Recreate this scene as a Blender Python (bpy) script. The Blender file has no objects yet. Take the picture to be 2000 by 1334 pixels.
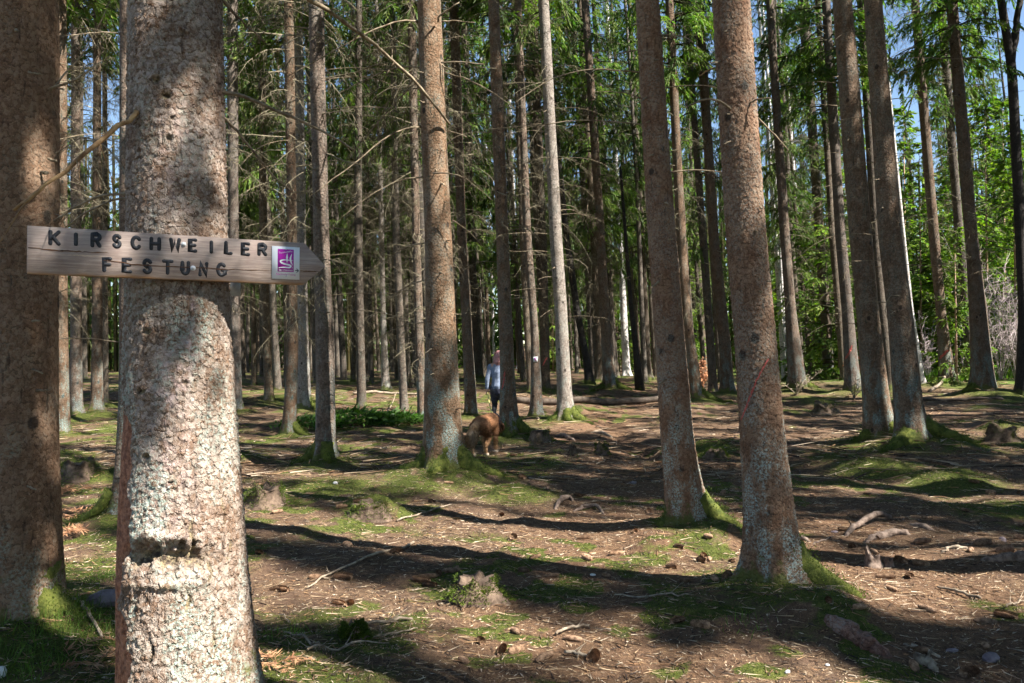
import bpy, math, random
import numpy as np
from mathutils import Vector, Matrix, Quaternion

rng = np.random.default_rng(11)
random.seed(11)
SC = bpy.context.scene
COL = SC.collection

# ------------------------------------------------------------------ camera, sky, sun, exposure
F = 1600.0                      # focal length in photograph pixels (2000 x 1334)
CAM_Z = 1.5
PITCH = math.atan(33.0 / F)
cam = bpy.data.cameras.new('camera')
cam.sensor_width = 36.0
cam.lens = 36.0 * F / 2000.0
cam.clip_end = 1500.0
cam.clip_start = 0.05
cam_o = bpy.data.objects.new('camera', cam)
COL.objects.link(cam_o)
cam_o.location = (0, 0, CAM_Z)
cam_o.rotation_euler = (math.pi / 2 + PITCH, 0, 0)
SC.camera = cam_o

SUN_AZ = (0.88, -0.47)
SUN_EL = math.radians(48)
_n = math.hypot(*SUN_AZ)
SUN_V = Vector((SUN_AZ[0] / _n * math.cos(SUN_EL), SUN_AZ[1] / _n * math.cos(SUN_EL), math.sin(SUN_EL)))
world = bpy.data.worlds.new('World')
SC.world = world
world.use_nodes = True
wn = world.node_tree.nodes
wl = world.node_tree.links
bg = wn['Background']
sky = wn.new('ShaderNodeTexSky')
sky.sky_type = 'NISHITA'
sky.sun_disc = False
sky.sun_elevation = SUN_EL
sky.sun_rotation = math.atan2(SUN_V.x, SUN_V.y)
sky.air_density = 1.0
sky.dust_density = 0.0
sky.ozone_density = 1.6
wl.new(sky.outputs['Color'], bg.inputs['Color'])
bg.inputs['Strength'].default_value = 0.055
sun = bpy.data.lights.new('sun', 'SUN')
sun.energy = 5.0
sun.angle = math.radians(0.5)
sun.color = (1.0, 0.95, 0.87)
sun_o = bpy.data.objects.new('sun', sun)
COL.objects.link(sun_o)
sun_o.rotation_euler = SUN_V.to_track_quat('Z', 'Y').to_euler()
SC.view_settings.view_transform = 'Standard'
SC.view_settings.look = 'None'
SC.view_settings.gamma = 1.0
SC.view_settings.exposure = 2.0
N_OUT = 62
N_OUT_SEED = 5
SC.cycles.use_adaptive_sampling = True
SC.cycles.adaptive_threshold = .03
SC.cycles.max_bounces = 4
SC.cycles.diffuse_bounces = 2
SC.cycles.glossy_bounces = 2
SC.cycles.transmission_bounces = 3
SC.cycles.use_denoising = True
SC.cycles.sample_clamp_indirect = 8.0

CP, SP = math.cos(PITCH), math.sin(PITCH)
def ray(px, py):
    u = (px - 1000.0) / F
    v = (667.0 - py) / F
    return np.array([u, CP - v * SP, SP + v * CP])
def at(px, py, d):
    r = ray(px, py)
    return np.array([0, 0, CAM_Z]) + r * (d / r[1])

# ------------------------------------------------------------------ noise
_lat = np.random.default_rng(3).random((256, 256))
def vnoise(x, y):
    x = np.asarray(x, float); y = np.asarray(y, float)
    xi = np.floor(x).astype(int); yi = np.floor(y).astype(int)
    fx = x - xi; fy = y - yi
    fx = fx * fx * (3 - 2 * fx); fy = fy * fy * (3 - 2 * fy)
    g = lambda a, b: _lat[a % 256, b % 256]
    return (g(xi, yi) * (1 - fx) + g(xi + 1, yi) * fx) * (1 - fy) + (g(xi, yi + 1) * (1 - fx) + g(xi + 1, yi + 1) * fx) * fy
def fbm(x, y, o=3):
    s = 0; a = 1; t = 0
    for i in range(o):
        s = s + a * vnoise(x * 2 ** i + 17.3 * i, y * 2 ** i + 9.1 * i); t += a; a *= .5
    return s / t
def sstep(a, b, x):
    t = np.clip((x - a) / (b - a), 0, 1)
    return t * t * (3 - 2 * t)

# ------------------------------------------------------------------ terrain
def flat(px, py):
    r = ray(px, py); t = -CAM_Z / r[2]
    return r[0] * t, r[1] * t
PATHS = []
def _poly(pp, w):
    PATHS.append((np.array([flat(*p) for p in pp]), w))
_poly([(1180, 1500), (1130, 1250), (1150, 1130), (1230, 1010), (1260, 930), (1200, 880), (1150, 850), (1180, 820), (1230, 800), (1200, 770)], .62)
_poly([(2150, 1330), (1800, 1180), (1620, 1080), (1450, 960), (1300, 900)], .65)
def seg_dist(x, y, pts):
    best = np.full(np.shape(x), 1e9)
    for (ax, ay), (bx, by) in zip(pts[:-1], pts[1:]):
        dx, dy = bx - ax, by - ay
        t = np.clip(((x - ax) * dx + (y - ay) * dy) / (dx * dx + dy * dy + 1e-9), 0, 1)
        best = np.minimum(best, np.hypot(x - ax - t * dx, y - ay - t * dy))
    return best
def path_mask(x, y):
    m = np.zeros(np.shape(x))
    for pts, w in PATHS:
        wob = (fbm(np.asarray(x) * 1.1 + 40, np.asarray(y) * 1.1, 2) - .5) * .7
        m = np.maximum(m, 1 - sstep(w * .75, w * 1.55, seg_dist(x, y, pts) + wob))
    return m
MOUNDS = []      # x, y, height, radius, moss
DITCH = np.array([flat(*p) for p in [(1180, 828), (1240, 860), (1265, 895)]])
DITCH2 = np.array([flat(*p) for p in [(1560, 915), (1720, 935), (1900, 985), (2100, 1040)]])
def zg(x, y):
    x = np.asarray(x, float); y = np.asarray(y, float)
    z = .5 * sstep(16, 32, y) + .0012 * np.clip(y - 60, 0, 50) ** 2
    z = z + .22 * sstep(3, 9, x - .25 * (y - 8)) * sstep(7, 11, y)
    pm = path_mask(x, y)
    rough = 1 - .55 * pm
    z = z + ((fbm(x * .35 + 5, y * .35, 2) - .5) * .16 + (fbm(x * 1.1, y * 1.1 + 7, 2) - .5) * .13 + (fbm(x * 4.5, y * 4.5, 2) - .5) * .055 + (fbm(x * 10 + 3, y * 10, 2) - .5) * .03) * rough
    z = z - .02 * pm
    z = z - .10 * np.exp(-(seg_dist(x, y, DITCH) / .30) ** 2) * (.4 + 1.2 * fbm(x * 3, y * 3, 2)) - .13 * np.exp(-(seg_dist(x, y, DITCH2) / .4) ** 2)
    if z.ndim and z.size > 4000:
        zf = z.reshape(-1); xf = np.broadcast_to(x, z.shape).reshape(-1); yf = np.broadcast_to(y, z.shape).reshape(-1)
        order = np.argsort(yf, kind='stable'); ys = yf[order]
        for mx, my, h, r, _ in MOUNDS:
            a, b = np.searchsorted(ys, [my - 3 * r, my + 3 * r]); id_ = order[a:b]
            zf[id_] += h * np.exp(-((xf[id_] - mx) ** 2 + (yf[id_] - my) ** 2) / (r * r))
        return zf.reshape(z.shape)
    for mx, my, h, r, _ in MOUNDS:
        z = z + h * np.exp(-((x - mx) ** 2 + (y - my) ** 2) / (r * r))
    return z
def hit(px, py):
    r = ray(px, py); o = np.array([0, 0, CAM_Z])
    t = np.concatenate([np.arange(1.2, 30, .04), np.arange(30, 300, .4)])
    P = o + r[None] * t[:, None]
    g = P[:, 2] - zg(P[:, 0], P[:, 1])
    i = np.argmax(g < 0)
    if g[i] >= 0: i = len(t) - 1
    a, b = t[max(i - 1, 0)], t[i]
    for _ in range(18):
        m = (a + b) / 2; p = o + r * m
        if p[2] < zg(p[0], p[1]): b = m
        else: a = m
    p = o + r * b
    return np.array([p[0], p[1], float(zg(p[0], p[1]))])

# ------------------------------------------------------------------ mesh helpers
class Acc:
    def __init__(s): s.V = []; s.F3 = []; s.F4 = []; s.C = []; s.n = 0
    def add(s, V, F3=None, F4=None, C=None):
        V = np.asarray(V, float).reshape(-1, 3)
        if F3 is not None and len(F3): s.F3.append(np.asarray(F3, int).reshape(-1, 3) + s.n)
        if F4 is not None and len(F4): s.F4.append(np.asarray(F4, int).reshape(-1, 4) + s.n)
        s.V.append(V); s.n += len(V)
        c = np.ones((len(V), 4))
        if C is not None: c[:, :3] = np.asarray(C, float)
        s.C.append(c)
    def mesh(s, name, mat=None, smooth=False, color=False):
        V = np.concatenate(s.V)
        f3 = np.concatenate(s.F3) if s.F3 else np.zeros((0, 3), int)
        f4 = np.concatenate(s.F4) if s.F4 else np.zeros((0, 4), int)
        me = bpy.data.meshes.new(name)
        me.vertices.add(len(V)); me.vertices.foreach_set('co', V.astype(np.float32).ravel())
        li = np.concatenate([f3.ravel(), f4.ravel()]).astype(np.int32)
        me.loops.add(len(li)); me.loops.foreach_set('vertex_index', li)
        ls = np.concatenate([np.arange(len(f3)) * 3, len(f3) * 3 + np.arange(len(f4)) * 4]).astype(np.int32)
        me.polygons.add(len(ls)); me.polygons.foreach_set('loop_start', ls)
        if smooth: me.polygons.foreach_set('use_smooth', np.ones(len(ls), bool))
        me.update(calc_edges=True)
        if color:
            ca = me.color_attributes.new('col', 'FLOAT_COLOR', 'POINT')
            ca.data.foreach_set('color', np.concatenate(s.C).astype(np.float32).ravel())
        if mat: me.materials.append(mat)
        return me
def link(name, me, parent=None, loc=(0, 0, 0)):
    o = bpy.data.objects.new(name, me); COL.objects.link(o)
    o.parent = parent; o.location = loc
    return o
def tag(o, label=None, cat=None, group=None, kind=None):
    if label: o['label'] = label
    if cat: o['category'] = cat
    if group: o['group'] = group
    if kind: o['kind'] = kind
    return o
def empty(name, loc, label=None, cat=None, group=None):
    o = bpy.data.objects.new(name, None); COL.objects.link(o)
    o.location = loc; o.empty_display_size = .1
    return tag(o, label, cat, group)
def nrm(a):
    a = np.asarray(a, float)
    return a / np.maximum(np.linalg.norm(a, axis=-1, keepdims=True), 1e-9)
def tube(acc, pts, rad, k=5, col=None, cap=True, jit=0.0):
    pts = np.asarray(pts, float); n = len(pts)
    rad = np.broadcast_to(np.asarray(rad, float), (n,)).copy()
    T = nrm(np.gradient(pts, axis=0))
    ref = np.array([0, 0, 1.0]) if abs(T[:, 2].mean()) < .8 else np.array([1.0, 0, 0])
    A = nrm(np.cross(T, ref)); B = np.cross(T, A)
    th = np.arange(k) * 2 * math.pi / k
    R = rad[:, None]
    if jit: R = R * (1 + jit * (rng.random((n, k)) - .5))
    V = pts[:, None] + (A[:, None] * np.cos(th)[None, :, None] + B[:, None] * np.sin(th)[None, :, None]) * np.broadcast_to(R, (n, k))[:, :, None]
    V = V.reshape(-1, 3)
    i = np.arange(n - 1)[:, None] * k; j = np.arange(k)[None]; j2 = (j + 1) % k
    F4 = np.stack([i + j, i + j2, i + k + j2, i + k + j], -1).reshape(-1, 4)
    F3 = []
    if cap:
        V = np.concatenate([V, pts[[0]], pts[[-1]]])
        a, b = n * k, n * k + 1
        F3 = [[a, (q + 1) % k, q] for q in range(k)] + [[b, (n - 1) * k + q, (n - 1) * k + (q + 1) % k] for q in range(k)]
    acc.add(V, F3, F4, col)
def spikes(acc, P0, P1, r, col=None):
    P0 = np.asarray(P0, float); P1 = np.asarray(P1, float); n = len(P0)
    if n == 0: return
    T = nrm(P1 - P0)
    ref = np.where(np.abs(T[:, 2:3]) < .8, np.array([[0, 0, 1.0]]), np.array([[1.0, 0, 0]]))
    A = nrm(np.cross(T, ref)); B = np.cross(T, A)
    r = np.broadcast_to(np.asarray(r, float), (n,))[:, None]
    V = np.stack([P0 + A * r, P0 - A * r * .5 + B * r * .87, P0 - A * r * .5 - B * r * .87, P1], 1).reshape(-1, 3)
    b = np.arange(n)[:, None] * 4
    F3 = np.concatenate([b + [0, 1, 3], b + [1, 2, 3], b + [2, 0, 3]])
    acc.add(V, F3, None, None if col is None else np.repeat(np.broadcast_to(col, (n, 3)), 4, 0))
def blades(acc, P, D, L, W, N, col=None, mid=.45):
    P = np.asarray(P, float); D = nrm(D); n = len(P)
    S = nrm(np.cross(D, N))
    L = np.broadcast_to(L, (n,))[:, None]; W = np.broadcast_to(W, (n,))[:, None]
    V = np.stack([P, P + D * L * mid + S * W * .5, P + D * L, P + D * L * mid - S * W * .5], 1).reshape(-1, 3)
    b = np.arange(n)[:, None] * 4
    acc.add(V, None, b + [0, 1, 2, 3], None if col is None else np.repeat(np.broadcast_to(col, (n, 3)), 4, 0))
def ball(acc, c, r, seg=10, ring=7, col=None, rot=None, noise=0.0):
    V = []; 
    for i in range(ring + 1):
        a = math.pi * i / ring
        for j in range(seg):
            b = 2 * math.pi * j / seg
            V.append((math.sin(a) * math.cos(b), math.sin(a) * math.sin(b), math.cos(a)))
    V = np.array(V)
    if noise: V = V * (1 + noise * (rng.random((len(V), 1)) - .5))
    V = V * np.asarray(r, float)
    if rot is not None: V = V @ np.array(rot).T
    V = V + np.asarray(c, float)
    F = []
    for i in range(ring):
        for j in range(seg):
            F.append([i * seg + j, (i + 1) * seg + j, (i + 1) * seg + (j + 1) % seg, i * seg + (j + 1) % seg])
    acc.add(V, None, F, col)

# ------------------------------------------------------------------ materials
def newmat(name):
    m = bpy.data.materials.new(name); m.use_nodes = True
    nt = m.node_tree
    return m, nt, nt.nodes['Principled BSDF'], nt.nodes['Material Output']
class NB:
    def __init__(s, nt): s.nt = nt
    def n(s, t, **k):
        x = s.nt.nodes.new(t)
        for a, b in k.items():
            if a in x.inputs.keys(): pass
            setattr(x, a, b)
        return x
    def l(s, a, b): s.nt.links.new(a, b)
    def val(s, sock, v):
        if hasattr(v, 'is_linked') or hasattr(v, 'node'): s.l(v, sock)
        else: sock.default_value = v
    def math(s, op, a, b=0.0, c=None, clamp=False):
        x = s.n('ShaderNodeMath', operation=op); x.use_clamp = clamp
        s.val(x.inputs[0], a); s.val(x.inputs[1], b)
        if c is not None: s.val(x.inputs[2], c)
        return x.outputs[0]
    def noise(s, vec, scale, detail=3.0, rough=.55, dist=0.0):
        x = s.n('ShaderNodeTexNoise'); x.inputs['Scale'].default_value = scale
        x.inputs['Detail'].default_value = detail; x.inputs['Roughness'].default_value = rough
        x.inputs['Distortion'].default_value = dist
        if vec is not None: s.l(vec, x.inputs['Vector'])
        return x.outputs['Fac']
    def ramp(s, f, a, b, v0=0.0, v1=1.0, smooth=True):
        x = s.n('ShaderNodeMapRange'); x.interpolation_type = 'SMOOTHSTEP' if smooth else 'LINEAR'
        s.val(x.inputs['Value'], f); x.inputs['From Min'].default_value = a; x.inputs['From Max'].default_value = b
        x.inputs['To Min'].default_value = v0; x.inputs['To Max'].default_value = v1
        return x.outputs['Result']
    def mix(s, f, a, b, mode='MIX'):
        x = s.n('ShaderNodeMix', data_type='RGBA', blend_type=mode)
        s.val(x.inputs[0], f)
        for q, v in ((6, a), (7, b)):
            if isinstance(v, tuple): x.inputs[q].default_value = (*v[:3], 1)
            else: s.l(v, x.inputs[q])
        return x.outputs[2]
    def cramp(s, f, stops):
        x = s.n('ShaderNodeValToRGB'); e = x.color_ramp.elements
        while len(e) < len(stops): e.new(.5)
        for q, (p, c) in zip(e, stops): q.position = p; q.color = (*c, 1)
        s.val(x.inputs['Fac'], f)
        return x.outputs['Color']
    def mapping(s, vec, scale):
        x = s.n('ShaderNodeMapping'); x.inputs['Scale'].default_value = scale
        s.l(vec, x.inputs['Vector'])
        return x.outputs['Vector']

def bark(name, base, flake, crack, scale=45, lichen=(.30, .40, .34), lich=.5, lich_h=3.0, disp=.006, true_disp=False, painted=False, vary=0.0, moss_h=.13, zs=.7, knots=1.0, pale=.3, lth=.47):
    m, nt, bs, out = newmat(name); b = NB(nt)
    tc = b.n('ShaderNodeTexCoord').outputs['Object']
    oi = b.n('ShaderNodeObjectInfo')
    nv = b.n('ShaderNodeTexNoise'); nv.inputs['Scale'].default_value = 30; nv.inputs['Detail'].default_value = 3; nv.inputs['Roughness'].default_value = .65; b.l(tc, nv.inputs['Vector'])
    dv = b.n('ShaderNodeVectorMath', operation='MULTIPLY_ADD'); b.l(nv.outputs['Color'], dv.inputs[0]); dv.inputs[1].default_value = (.042, .042, .045); b.l(tc, dv.inputs[2])
    vec = b.mapping(dv.outputs[0], (1, 1, zs))
    vo = b.n('ShaderNodeTexVoronoi', feature='F1'); vo.inputs['Scale'].default_value = scale; b.l(vec, vo.inputs['Vector'])
    v2 = b.n('ShaderNodeTexVoronoi', feature='F1'); v2.inputs['Scale'].default_value = scale * 2.3; b.l(vec, v2.inputs['Vector'])
    sub = b.n('ShaderNodeVectorMath', operation='SUBTRACT'); b.l(vec, sub.inputs[0]); b.l(vo.outputs['Position'], sub.inputs[1])
    sx = b.n('ShaderNodeSeparateXYZ'); b.l(sub.outputs[0], sx.inputs[0])
    sc = b.n('ShaderNodeSeparateColor'); b.l(vo.outputs['Color'], sc.inputs[0])
    sc2 = b.n('ShaderNodeSeparateColor'); b.l(v2.outputs['Color'], sc2.inputs[0])
    tilt = b.math('MULTIPLY', sx.outputs['Z'], -scale * 1.0)
    fine = b.noise(tc, 170, 3, .65)
    med = b.noise(tc, 42, 4, .7)
    big = b.noise(tc, 6, 3, .6)
    fis = b.noise(b.mapping(tc, (30, 30, 5)), 1.0, 3, .6, .4)
    # flake relief: lifted lower lips, sunken rims, small scales, vertical fissures, grain
    rim = b.ramp(vo.outputs['Distance'], .38, .72, 1.0, 0.0)
    h = b.math('MULTIPLY', rim, b.math('ADD', b.math('MULTIPLY_ADD', sc.outputs[0], .7, .2), tilt))
    h = b.math('ADD', h, b.math('MULTIPLY', sc2.outputs[0], .22))
    h = b.math('ADD', h, b.math('MULTIPLY', med, .95))
    h = b.math('ADD', h, b.math('MULTIPLY', fine, .3))
    h = b.math('ADD', h, b.ramp(fis, .30, .44, -.45, 0.0))
    # colour
    f1 = b.math('ADD', b.math('MULTIPLY', sc.outputs[1], .42), b.math('MULTIPLY', sc2.outputs[1], .18))
    f1 = b.math('ADD', f1, b.math('MULTIPLY', med, .65))
    f1 = b.math('ADD', f1, b.math('MULTIPLY', big, 1.05))
    c = b.mix(b.ramp(f1, .86, 1.46), base, flake)
    c = b.mix(b.ramp(fine, .52, .74, 0, pale), c, (flake[0] * 1.2, flake[1] * 1.2, flake[2] * 1.2))
    c = b.mix(b.ramp(fine, .48, .32, 0, .45), c, crack)
    ck = b.math('MULTIPLY', b.ramp(vo.outputs['Distance'], .45, .75), b.ramp(tilt, .0, .45))  # painted shadow under each flake's lower lip, in the crack colour
    c = b.mix(b.math('MULTIPLY', ck, .62), c, crack)
    c = b.mix(b.ramp(fis, .40, .30, 0, .7), c, crack)
    kn = b.n('ShaderNodeTexVoronoi', feature='F1'); kn.inputs['Scale'].default_value = 4.2; b.l(b.mapping(tc, (1, 1, .8)), kn.inputs['Vector'])
    kd = b.math('ADD', kn.outputs['Distance'], b.math('MULTIPLY_ADD', med, .08, -.04))
    c = b.mix(b.ramp(kd, .15, .09, 0, .85 * knots), c, (.018, .012, .009))
    h = b.math('ADD', h, b.ramp(kd, .09, .22, knots * .8, 0.0))
    sz = b.n('ShaderNodeSeparateXYZ'); b.l(tc, sz.inputs[0])
    lm = b.ramp(b.noise(b.mapping(tc, (1, 1, .45)), 5.5, 4, .65), lth, lth + .14)
    lm = b.math('MULTIPLY', lm, b.ramp(b.noise(tc, 75, 3, .7), .42, .62))
    lm = b.math('MULTIPLY', lm, b.ramp(sz.outputs['Z'], lich_h * .25, lich_h, 1.0, .25))
    c = b.mix(b.math('MULTIPLY', lm, lich), c, lichen)
    if vary:
        hs = b.n('ShaderNodeHueSaturation'); b.l(c, hs.inputs['Color'])
        b.l(b.math('MULTIPLY_ADD', oi.outputs['Random'], vary, 1 - vary * .5), hs.inputs['Value'])
        rr = b.math('FRACT', b.math('MULTIPLY', oi.outputs['Random'], 7.31))
        b.l(b.math('MULTIPLY_ADD', rr, .5, .72), hs.inputs['Saturation'])
        c = hs.outputs['Color']
    ms = b.math('ADD', b.math('MULTIPLY', sz.outputs['Z'], 1.0 / moss_h), b.math('MULTIPLY_ADD', b.noise(tc, 7, 4, .65), 7.0, -3.2))
    mo = b.ramp(ms, .3, 1.3, 1.0, 0.0)
    if moss_h < .01: mo = b.math('MULTIPLY', mo, 0.0)
    c = b.mix(b.math('MULTIPLY', mo, .85), c, b.mix(med, (.03, .045, .008), (.11, .125, .02)))
    if painted:
        at_ = b.n('ShaderNodeAttribute'); at_.attribute_name = 'col'
        s2 = b.n('ShaderNodeSeparateColor'); b.l(at_.outputs['Color'], s2.inputs[0])
        peel = b.math('MULTIPLY', b.math('SUBTRACT', 1.0, s2.outputs[0]), 1.0, clamp=True)
        c = b.mix(b.math('MULTIPLY', peel, .9), c, b.mix(b.ramp(med, .35, .65), (.12, .038, .018), (.36, .15, .08)))
        pink = b.math('SUBTRACT', 1.0, s2.outputs[1], clamp=True)
        c = b.mix(b.math('MULTIPLY', pink, b.ramp(b.noise(tc, 30, 3, .6), .4, .7)), c, (.55, .42, .40))
        cav = b.math('SUBTRACT', 1.0, s2.outputs[2], clamp=True)
        c = b.mix(cav, c, b.mix(b.ramp(med, .4, .6), (.02, .015, .01), (.22, .17, .09)))
        h = b.math('MULTIPLY', h, b.math('SUBTRACT', 1.0, b.math('MULTIPLY', peel, .6)))
    b.l(c, bs.inputs['Base Color'])
    bs.inputs['Roughness'].default_value = .85
    bs.inputs['Specular IOR Level'].default_value = .25
    if true_disp:
        d = b.n('ShaderNodeDisplacement'); d.inputs['Scale'].default_value = disp; d.inputs['Midlevel'].default_value = 1.0
        b.l(h, d.inputs['Height']); b.l(d.outputs[0], out.inputs['Displacement'])
        m.displacement_method = 'BOTH'
    else:
        bp = b.n('ShaderNodeBump'); bp.inputs['Strength'].default_value = .8; bp.inputs['Distance'].default_value = disp
        b.l(h, bp.inputs['Height']); b.l(bp.outputs[0], bs.inputs['Normal'])
    return m

def simple(name, c1, c2, scale=20, rough=.8, bump=.0, bscale=None, stretch=(1, 1, 1), spec=.3, coord='Object', attr=False, trans=None, vary=0.0):
    m, nt, bs, out = newmat(name); b = NB(nt)
    tc = b.n('ShaderNodeTexCoord').outputs[coord]
    v = b.mapping(tc, stretch)
    f = b.ramp(b.noise(v, scale, 4, .65), .32, .68)
    c = b.mix(f, c1, c2)
    if attr:
        a = b.n('ShaderNodeAttribute'); a.attribute_name = 'col'
        c = b.mix(1.0, c, a.outputs['Color'], 'MULTIPLY')
    if vary:
        oi = b.n('ShaderNodeObjectInfo'); hs = b.n('ShaderNodeHueSaturation'); b.l(c, hs.inputs['Color'])
        b.l(b.math('MULTIPLY_ADD', oi.outputs['Random'], vary, 1 - vary * .5), hs.inputs['Value'])
        c = hs.outputs['Color']
    b.l(c, bs.inputs['Base Color']); bs.inputs['Roughness'].default_value = rough
    bs.inputs['Specular IOR Level'].default_value = spec
    if bump:
        bp = b.n('ShaderNodeBump'); bp.inputs['Strength'].default_value = .7; bp.inputs['Distance'].default_value = bump
        b.l(b.noise(v, bscale or scale * 2, 4, .65), bp.inputs['Height']); b.l(bp.outputs[0], bs.inputs['Normal'])
    if trans:
        tr = b.n('ShaderNodeBsdfTranslucent'); tr.inputs['Color'].default_value = (*trans[0], 1)
        if attr or vary:
            b.l(b.mix(1.0, c, (trans[0][0] * 8, trans[0][1] * 8, trans[0][2] * 8), 'MULTIPLY'), tr.inputs['Color'])
        mx = b.n('ShaderNodeMixShader'); mx.inputs[0].default_value = trans[1]
        b.l(bs.outputs[0], mx.inputs[1]); b.l(tr.outputs[0], mx.inputs[2]); b.l(mx.outputs[0], out.inputs['Surface'])
    return m

M = {}
M['sign_bark'] = bark('bark_sign_tree', (.130, .078, .048), (.285, .235, .195), (.035, .02, .013), 66, (.30, .38, .33), .75, 2.6, .0066, True, True, knots=.0, pale=.5)
M['left_bark'] = bark('bark_left_tree', (.145, .080, .045), (.24, .155, .10), (.035, .02, .012), 58, (.30, .36, .30), .45, 1.4, .0042, True)
M['right_bark'] = bark('bark_front_right', (.130, .066, .036), (.225, .142, .090), (.03, .018, .012), 58, (.33, .42, .39), .8, 1.7, .0064, True, lth=.425)
M['mid_bark'] = bark('bark_middle', (.078, .047, .030), (.155, .110, .080), (.02, .033, .024), 46, (.20, .32, .31), .65, 1.8, .009, False, vary=.35, lth=.45)
M['warm_bark'] = bark('bark_warm', (.100, .059, .036), (.19, .134, .094), (.02, .03, .02), 46, (.24, .37, .36), .75, 1.6, .009, False, vary=.2, lth=.45)
M['grey_bark'] = bark('bark_grey', (.14, .112, .09), (.27, .23, .195), (.04, .045, .04), 40, (.32, .40, .36), .6, 3.0, .005, False, vary=.2)
M['far_bark'] = bark('bark_far', (.062, .041, .028), (.125, .094, .068), (.02, .045, .035), 34, (.20, .26, .23), .3, 2.5, .008, False, vary=.55)
M['dark_bark'] = bark('bark_dark', (.018, .015, .013), (.04, .034, .03), (.008, .007, .006), 40, (.1, .12, .1), .2, 2.0, .006, False)
def birch_mat():
    m, nt, bs, out = newmat('bark_birch'); b = NB(nt)
    tc = b.n('ShaderNodeTexCoord').outputs['Object']
    f = b.noise(b.mapping(tc, (2, 2, 11)), 2.4, 4, .6)
    g = b.noise(tc, 2.2, 3, .6)
    c = b.mix(b.ramp(f, .56, .66), (.50, .47, .45), (.06, .05, .045))
    c = b.mix(b.ramp(g, .55, .7), c, (.34, .29, .25))
    b.l(c, bs.inputs['Base Color']); bs.inputs['Roughness'].default_value = .7
    return m
M['birch'] = birch_mat()
M['dead'] = simple('dead_twig_wood', (.065, .055, .035), (.22, .19, .125), 2.0, .9, coord='Object', vary=.5)
M['branch'] = simple('dead_branch_wood', (.10, .07, .042), (.27, .22, .15), 14, .85, .002, 60)
M['branch_orange'] = simple('broken_branch_wood', (.15, .08, .035), (.32, .21, .10), 14, .8, .002, 60)
M['needle'] = simple('spruce_needles', (.045, .09, .016), (.14, .20, .038), .9, .6, attr=True, trans=((.13, .19, .06), .45), vary=.5)
M['young_needle'] = simple('young_spruce_needles', (.07, .13, .02), (.16, .23, .04), 1.2, .6, attr=True, trans=((.15, .20, .045), .45), vary=.3)
M['grass'] = simple('woodland_grass', (.07, .13, .02), (.14, .22, .04), 3, .6, attr=True, trans=((.13, .18, .04), .4))
M['moss'] = simple('moss', (.04, .07, .008), (.125, .165, .02), 3, .9, attr=True, trans=((.13, .15, .03), .25))
M['litter'] = simple('needle_litter', (.8, .8, .8), (1, 1, 1), 30, .85, attr=True)
M['cone'] = simple('spruce_cone_scales', (.10, .052, .028), (.34, .215, .13), 40, .7, .003, 120, vary=.6)
M['stone'] = simple('sandstone', (.10, .075, .085), (.22, .18, .19), 9, .8, .01, 30)
M['white_stone'] = simple('pale_quartz', (.45, .43, .41), (.68, .66, .63), 14, .7, .004, 50)
M['red_root'] = bark('bark_root', (.13, .062, .042), (.23, .135, .10), (.03, .016, .012), 50, (.3, .34, .32), .3, 9, .01, False, moss_h=.001, zs=1.0, knots=0)
M['root'] = simple('root_bark', (.075, .05, .038), (.22, .165, .13), 22, .9, .012, 55, vary=.3)
M['stick'] = simple('weathered_stick', (.11, .08, .055), (.32, .26, .19), 18, .85, .002, 70, vary=.5)
M['stump'] = simple('rotten_stump', (.05, .032, .022), (.17, .12, .085), 12, .95, .012, 40)
M['log'] = simple('log_bark', (.05, .036, .027), (.12, .092, .07), 10, .9, .008, 40)
M['beech'] = simple('dry_beech_leaf', (.36, .14, .06), (.55, .28, .15), 30, .7, trans=((.4, .2, .1), .3))
M['shrub'] = simple('bare_shrub_twigs', (.24, .19, .18), (.42, .35, .35), 4, .8)
M['fern'] = simple('dead_bracken', (.22, .10, .05), (.42, .24, .13), 10, .9)
M['sapling'] = simple('sapling_bark', (.25, .15, .09), (.40, .28, .2), 10, .8)

# ------------------------------------------------------------------ trees named from the photograph
# label, material, depth (None = where the base row meets the ground), rows (y, left, right) in photograph pixels, crown height, twig variant
TREES = []
def T(key, label, mat, rows, d=None, crown=9.5, twig=1, name='spruce_tree', cat='tree', group=None, H=23.0, cs=1.0, moss=.75):
    TREES.append(dict(key=key, label=label, mat=mat, rows=rows, d=d, crown=crown, twig=twig, name=name, cat=cat, group=group, H=H, cs=cs, moss=moss))
G = 'spruces that can be told apart'
T('left', 'thick brown spruce trunk cut off by the left edge of the picture', 'left_bark', [(0, -86, 101), (467, -88, 103), (867, -90, 105), (1130, -95, 110), (1265, -105, 118)], twig=0, crown=8.5)
T('sign', 'big flaky spruce trunk in front that carries the wooden arrow sign', 'sign_bark', [(0, 256, 427), (467, 257, 439), (650, 256, 446), (867, 246, 459), (1000, 236, 467), (1150, 231, 476), (1334, 236, 495), (1480, 222, 520)], d=3.0, twig=0, crown=8.0)
T('right', 'thick reddish spruce in front at right with a red paint slash', 'right_bark', [(0, 1391, 1463), (467, 1419, 1496), (645, 1435, 1513), (867, 1447, 1531), (1077, 1459, 1560), (1175, 1463, 1572)], twig=0, crown=8.5)
T('right2', 'reddish spruce with whitened foot just left of the red-slashed spruce', 'right_bark', [(0, 1241, 1287), (467, 1266, 1320), (610, 1276, 1331), (867, 1293, 1355), (972, 1301, 1375), (1049, 1303, 1386)], twig=0, crown=9)
T('centre', 'large spruce left of the dog, mossy foot, smooth sunlit upper trunk', 'warm_bark', [(0, 815, 860), (467, 829, 883), (645, 831, 891), (867, 828, 903), (935, 822, 912)], twig=0, crown=9)
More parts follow.
